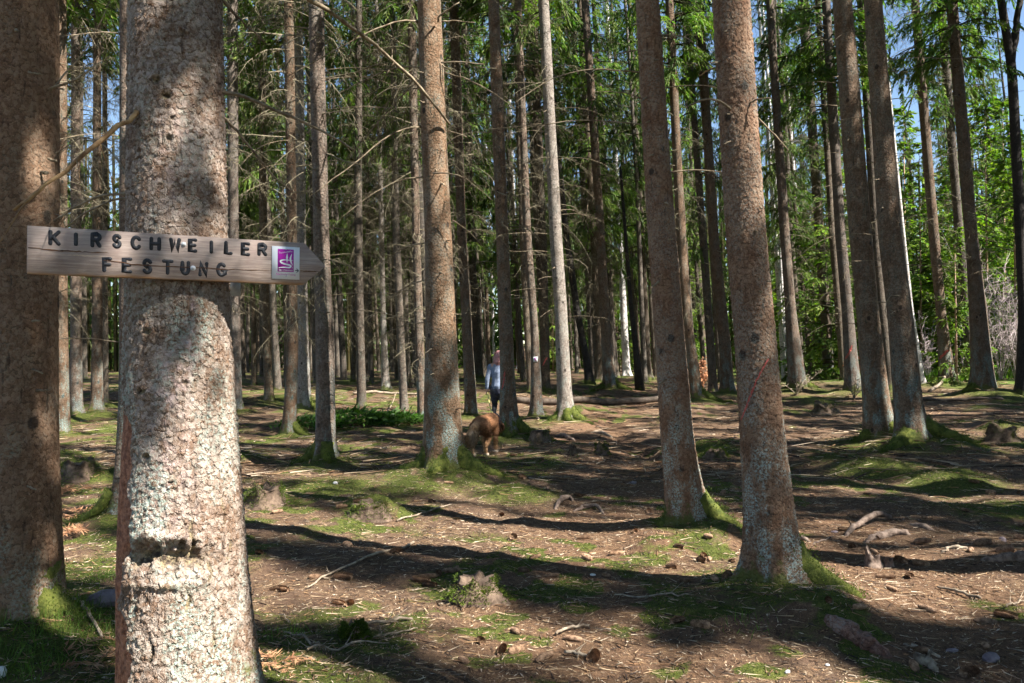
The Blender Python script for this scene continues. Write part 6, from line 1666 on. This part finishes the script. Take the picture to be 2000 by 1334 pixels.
def grass():
    r = np.random.default_rng(93); a = Acc(); n = 16000
    y = r.uniform(29, 50, n); x = y * r.uniform(.42, .72, n); keep = fbm(x * .5, y * .5, 2) > .38; x, y = x[keep], y[keep]; n = len(x)
    P = np.stack([x, y, zg(x, y) - .02], -1); D = nrm(r.normal(0, .4, (n, 3)) + np.array([0, 0, 1.0]))
    blades(a, P, D, r.uniform(.15, .5, n), r.uniform(.03, .06, n), nrm(r.normal(0, 1, (n, 3))), r.uniform(.6, 1.4, (n, 1)) * np.array([[1, 1, 1.0]]), .4)
    tag(link('clearing_grass', a.mesh('clearing_grass', M['grass'], False, True)), 'sunlit bright green undergrowth on the floor of the right clearing', 'grass', None, 'stuff')
    a = Acc()
    for px, py, m, w in [(40, 1290, 500, 60), (140, 1190, 260, 30), (205, 1130, 160, 20), (1085, 893, 120, 40), (60, 1240, 200, 60), (1465, 1225, 60, 25), (560, 1245, 60, 30), (170, 1215, 200, 30)]:
        c = hit(px, py); s = w / F * c[1]
        P = np.stack([c[0] + r.normal(0, s, m), c[1] + r.normal(0, s * 1.3, m), np.zeros(m)], -1); P[:, 2] = zg(P[:, 0], P[:, 1]) - .005
        D = nrm(r.normal(0, .45, (m, 3)) + np.array([0, 0, 1.0])); blades(a, P, D, r.uniform(.03, .11, m), r.uniform(.002, .005, m), nrm(r.normal(0, 1, (m, 3))), r.uniform(.5, 1.3, (m, 1)) * np.array([[1, 1, 1.0]]), .3)
    tag(link('ground_herbs', a.mesh('ground_herbs', M['grass'], False, True)), 'thin green blades and bilberry shoots near the left trunks', 'grass', None, 'stuff')
grass()
# ------------------------------------------------------------------ fallen boughs, bracken, shrubs
def bough(px, py, s, label, seed):
    p = hit(px, py); r = np.random.default_rng(seed + 400)
    root = empty('green_bough', p, label, 'branch', 'fallen green boughs')
    a = Acc(); n = 900; t = r.random(n); side = r.normal(0, .3, n) * (1 - .5 * t)
    P = np.stack([(t - .5) * 1.1, side, .05 + .22 * r.random(n) * (1 - np.abs(t - .5))], -1) * s
    D = nrm(np.stack([np.full(n, .6), np.sign(side) * .7, r.uniform(-.3, .5, n)], -1) + r.normal(0, .3, (n, 3)))
    blades(a, P, D, r.uniform(.08, .17, n) * s, np.full(n, .04) * s, nrm(r.normal(0, .6, (n, 3)) + [0, 0, 1]), r.uniform(.4, 1.3, (n, 1)) * np.array([[.8, 1, 1.1]]))
    link('foliage', a.mesh('bough_foliage', M['needle'], False, True), root)
    a = Acc(); tube(a, np.array([(-.55, 0, .04), (0, .02, .12), (.55, 0, .06)]) * s, [.018 * s, .012 * s, .004 * s], 6); link('stem', a.mesh('bough_stem', M['branch'], True), root)
bough(700, 834, 1.5, 'dark green fallen spruce bough left of the centre spruce', 1)
bough(772, 830, 1.2, 'smaller fallen green bough touching the centre spruce side', 2)
bough(605, 838, 1.1, 'sunlit pale green fallen bough left of the slim straight spruce', 3)
def bracken(px, py, s, label, seed):
    p = hit(px, py); r = np.random.default_rng(seed + 500)
    root = empty('dead_bracken', p, label, 'fern', 'dead bracken clumps')
    for q in range(int(r.integers(4, 7))):
        az = r.random() * 6.28; L = r.uniform(.25, .5) * s; t = np.linspace(0, 1, 8)
        P = np.stack([np.cos(az) * L * t, np.sin(az) * L * t, L * (.55 * t - .6 * t * t) * r.uniform(.4, 1.1) + .01], -1)
        a = Acc(); tube(a, P, .0035 * s * (1 - .7 * t), 4, None, False)
        m = 46; u = r.uniform(.2, 1, m); i0 = np.minimum((u * 7).astype(int), 6); f = (u * 7 - i0)[:, None]; p0 = P[i0] * (1 - f) + P[i0 + 1] * f
        sd = np.array([-math.sin(az), math.cos(az), 0]) * np.where(r.random(m) < .5, 1, -1)[:, None]
        D = nrm(sd + np.array([math.cos(az), math.sin(az), 0]) * .5 + r.normal(0, .3, (m, 3)))
        blades(a, p0, D, .13 * s * (1.15 - u), np.full(m, .012 * s), nrm(r.normal(0, .5, (m, 3)) + [0, 0, 1]))
        link('frond', a.mesh('frond', M['fern']), root)
for q, (px, py, s, lab) in enumerate([(130, 1010, 1.0, 'reddish dead bracken between the left trunk and the sign tree'), (175, 1040, .8, 'second clump of dead bracken nearer the sign tree'), (135, 1285, .55, 'dead bracken at the foot of the thick left trunk'),
                                      (190, 1300, .5, 'dead bracken before the sign tree, bottom left'), (540, 1300, .45, 'dead bracken right of the sign tree at the bottom'), (150, 960, .9, 'dead bracken below the bluish mossy stump')]):
    bracken(px, py, s, lab, q)
def shrub(px, py, h, n, label, mat='shrub', leaf=None, seed=0, spread=.5):
    p = hit(px, py); r = np.random.default_rng(seed + 600)
    root = empty('bare_shrub', p, label, 'shrub', 'undergrowth shrubs')
    a = Acc(); S0 = []; S1 = []
    for _ in range(n):
        az = r.random() * 6.28; t = np.linspace(0, 1, 7); hh = h * r.uniform(.5, 1.0); out = spread * h * r.uniform(.2, 1)
        P = np.stack([np.cos(az) * out * t ** 1.3 + np.cumsum(r.normal(0, .02, 7)) * h * .4, np.sin(az) * out * t ** 1.3, hh * t], -1)
        tube(a, P, .014 * (1 - .8 * t), 4, None, False)
        m = 26; u = r.uniform(.25, 1, m); i0 = np.minimum((u * 6).astype(int), 5); f = (u * 6 - i0)[:, None]; p0 = P[i0] * (1 - f) + P[i0 + 1] * f
        d = nrm(r.normal(0, .7, (m, 3)) + np.array([0, 0, .5])); ln = r.uniform(.15, .55, (m, 1)) * h / 3
        S0 += [p0, p0 + d * ln * .5]; S1 += [p0 + d * ln, p0 + d * ln * .5 + nrm(d + r.normal(0, .6, (m, 3))) * ln * .6]
    spikes(a, np.concatenate(S0), np.concatenate(S1), .008)
    link('stems', a.mesh('shrub_stems', M[mat]), root)
    root.children[0].name = 'stem'
    if leaf:
        S1 = np.concatenate(S1); k = len(S1); L = Acc(); blades(L, S1, nrm(r.normal(0, 1, (k, 3)) + [0, 0, -.3]), .11, .06, nrm(r.normal(0, 1, (k, 3)))); tag(link('foliage', L.mesh('shrub_leaves', M[leaf]), root), kind='stuff')
shrub(1955, 742, 5.0, 16, 'pale leafless bush right of the twin spruces', seed=1)
shrub(1985, 745, 4.0, 12, 'leafless bush at the very right edge', seed=2)
shrub(1925, 736, 4.5, 12, 'leafless bush just behind the twin spruces', seed=3)
shrub(1815, 742, 2.6, 10, 'low bare bush left of the dim-dashed dark spruce', seed=4)
shrub(1885, 740, 2.2, 8, 'low bare bush between the bright young spruce and twin spruces', seed=5)
shrub(1372, 758, 1.1, 5, 'small beech sapling with dry orange leaves left of the slashed spruce', 'sapling', 'beech', 6, .6)
shrub(1672, 752, 1.6, 4, 'thin beech sapling with dry orange leaves by the dark spruce', 'sapling', 'beech', 7, .5)
shrub(1668, 778, 1.0, 7, 'tangle of dry twigs at the foot of the red-stroked dark spruce', 'stick', None, 8, .9)
shrub(1555, 772, .9, 7, 'tangle of dry twigs at the foot of the straight brown spruce', 'stick', None, 9, 1.0)
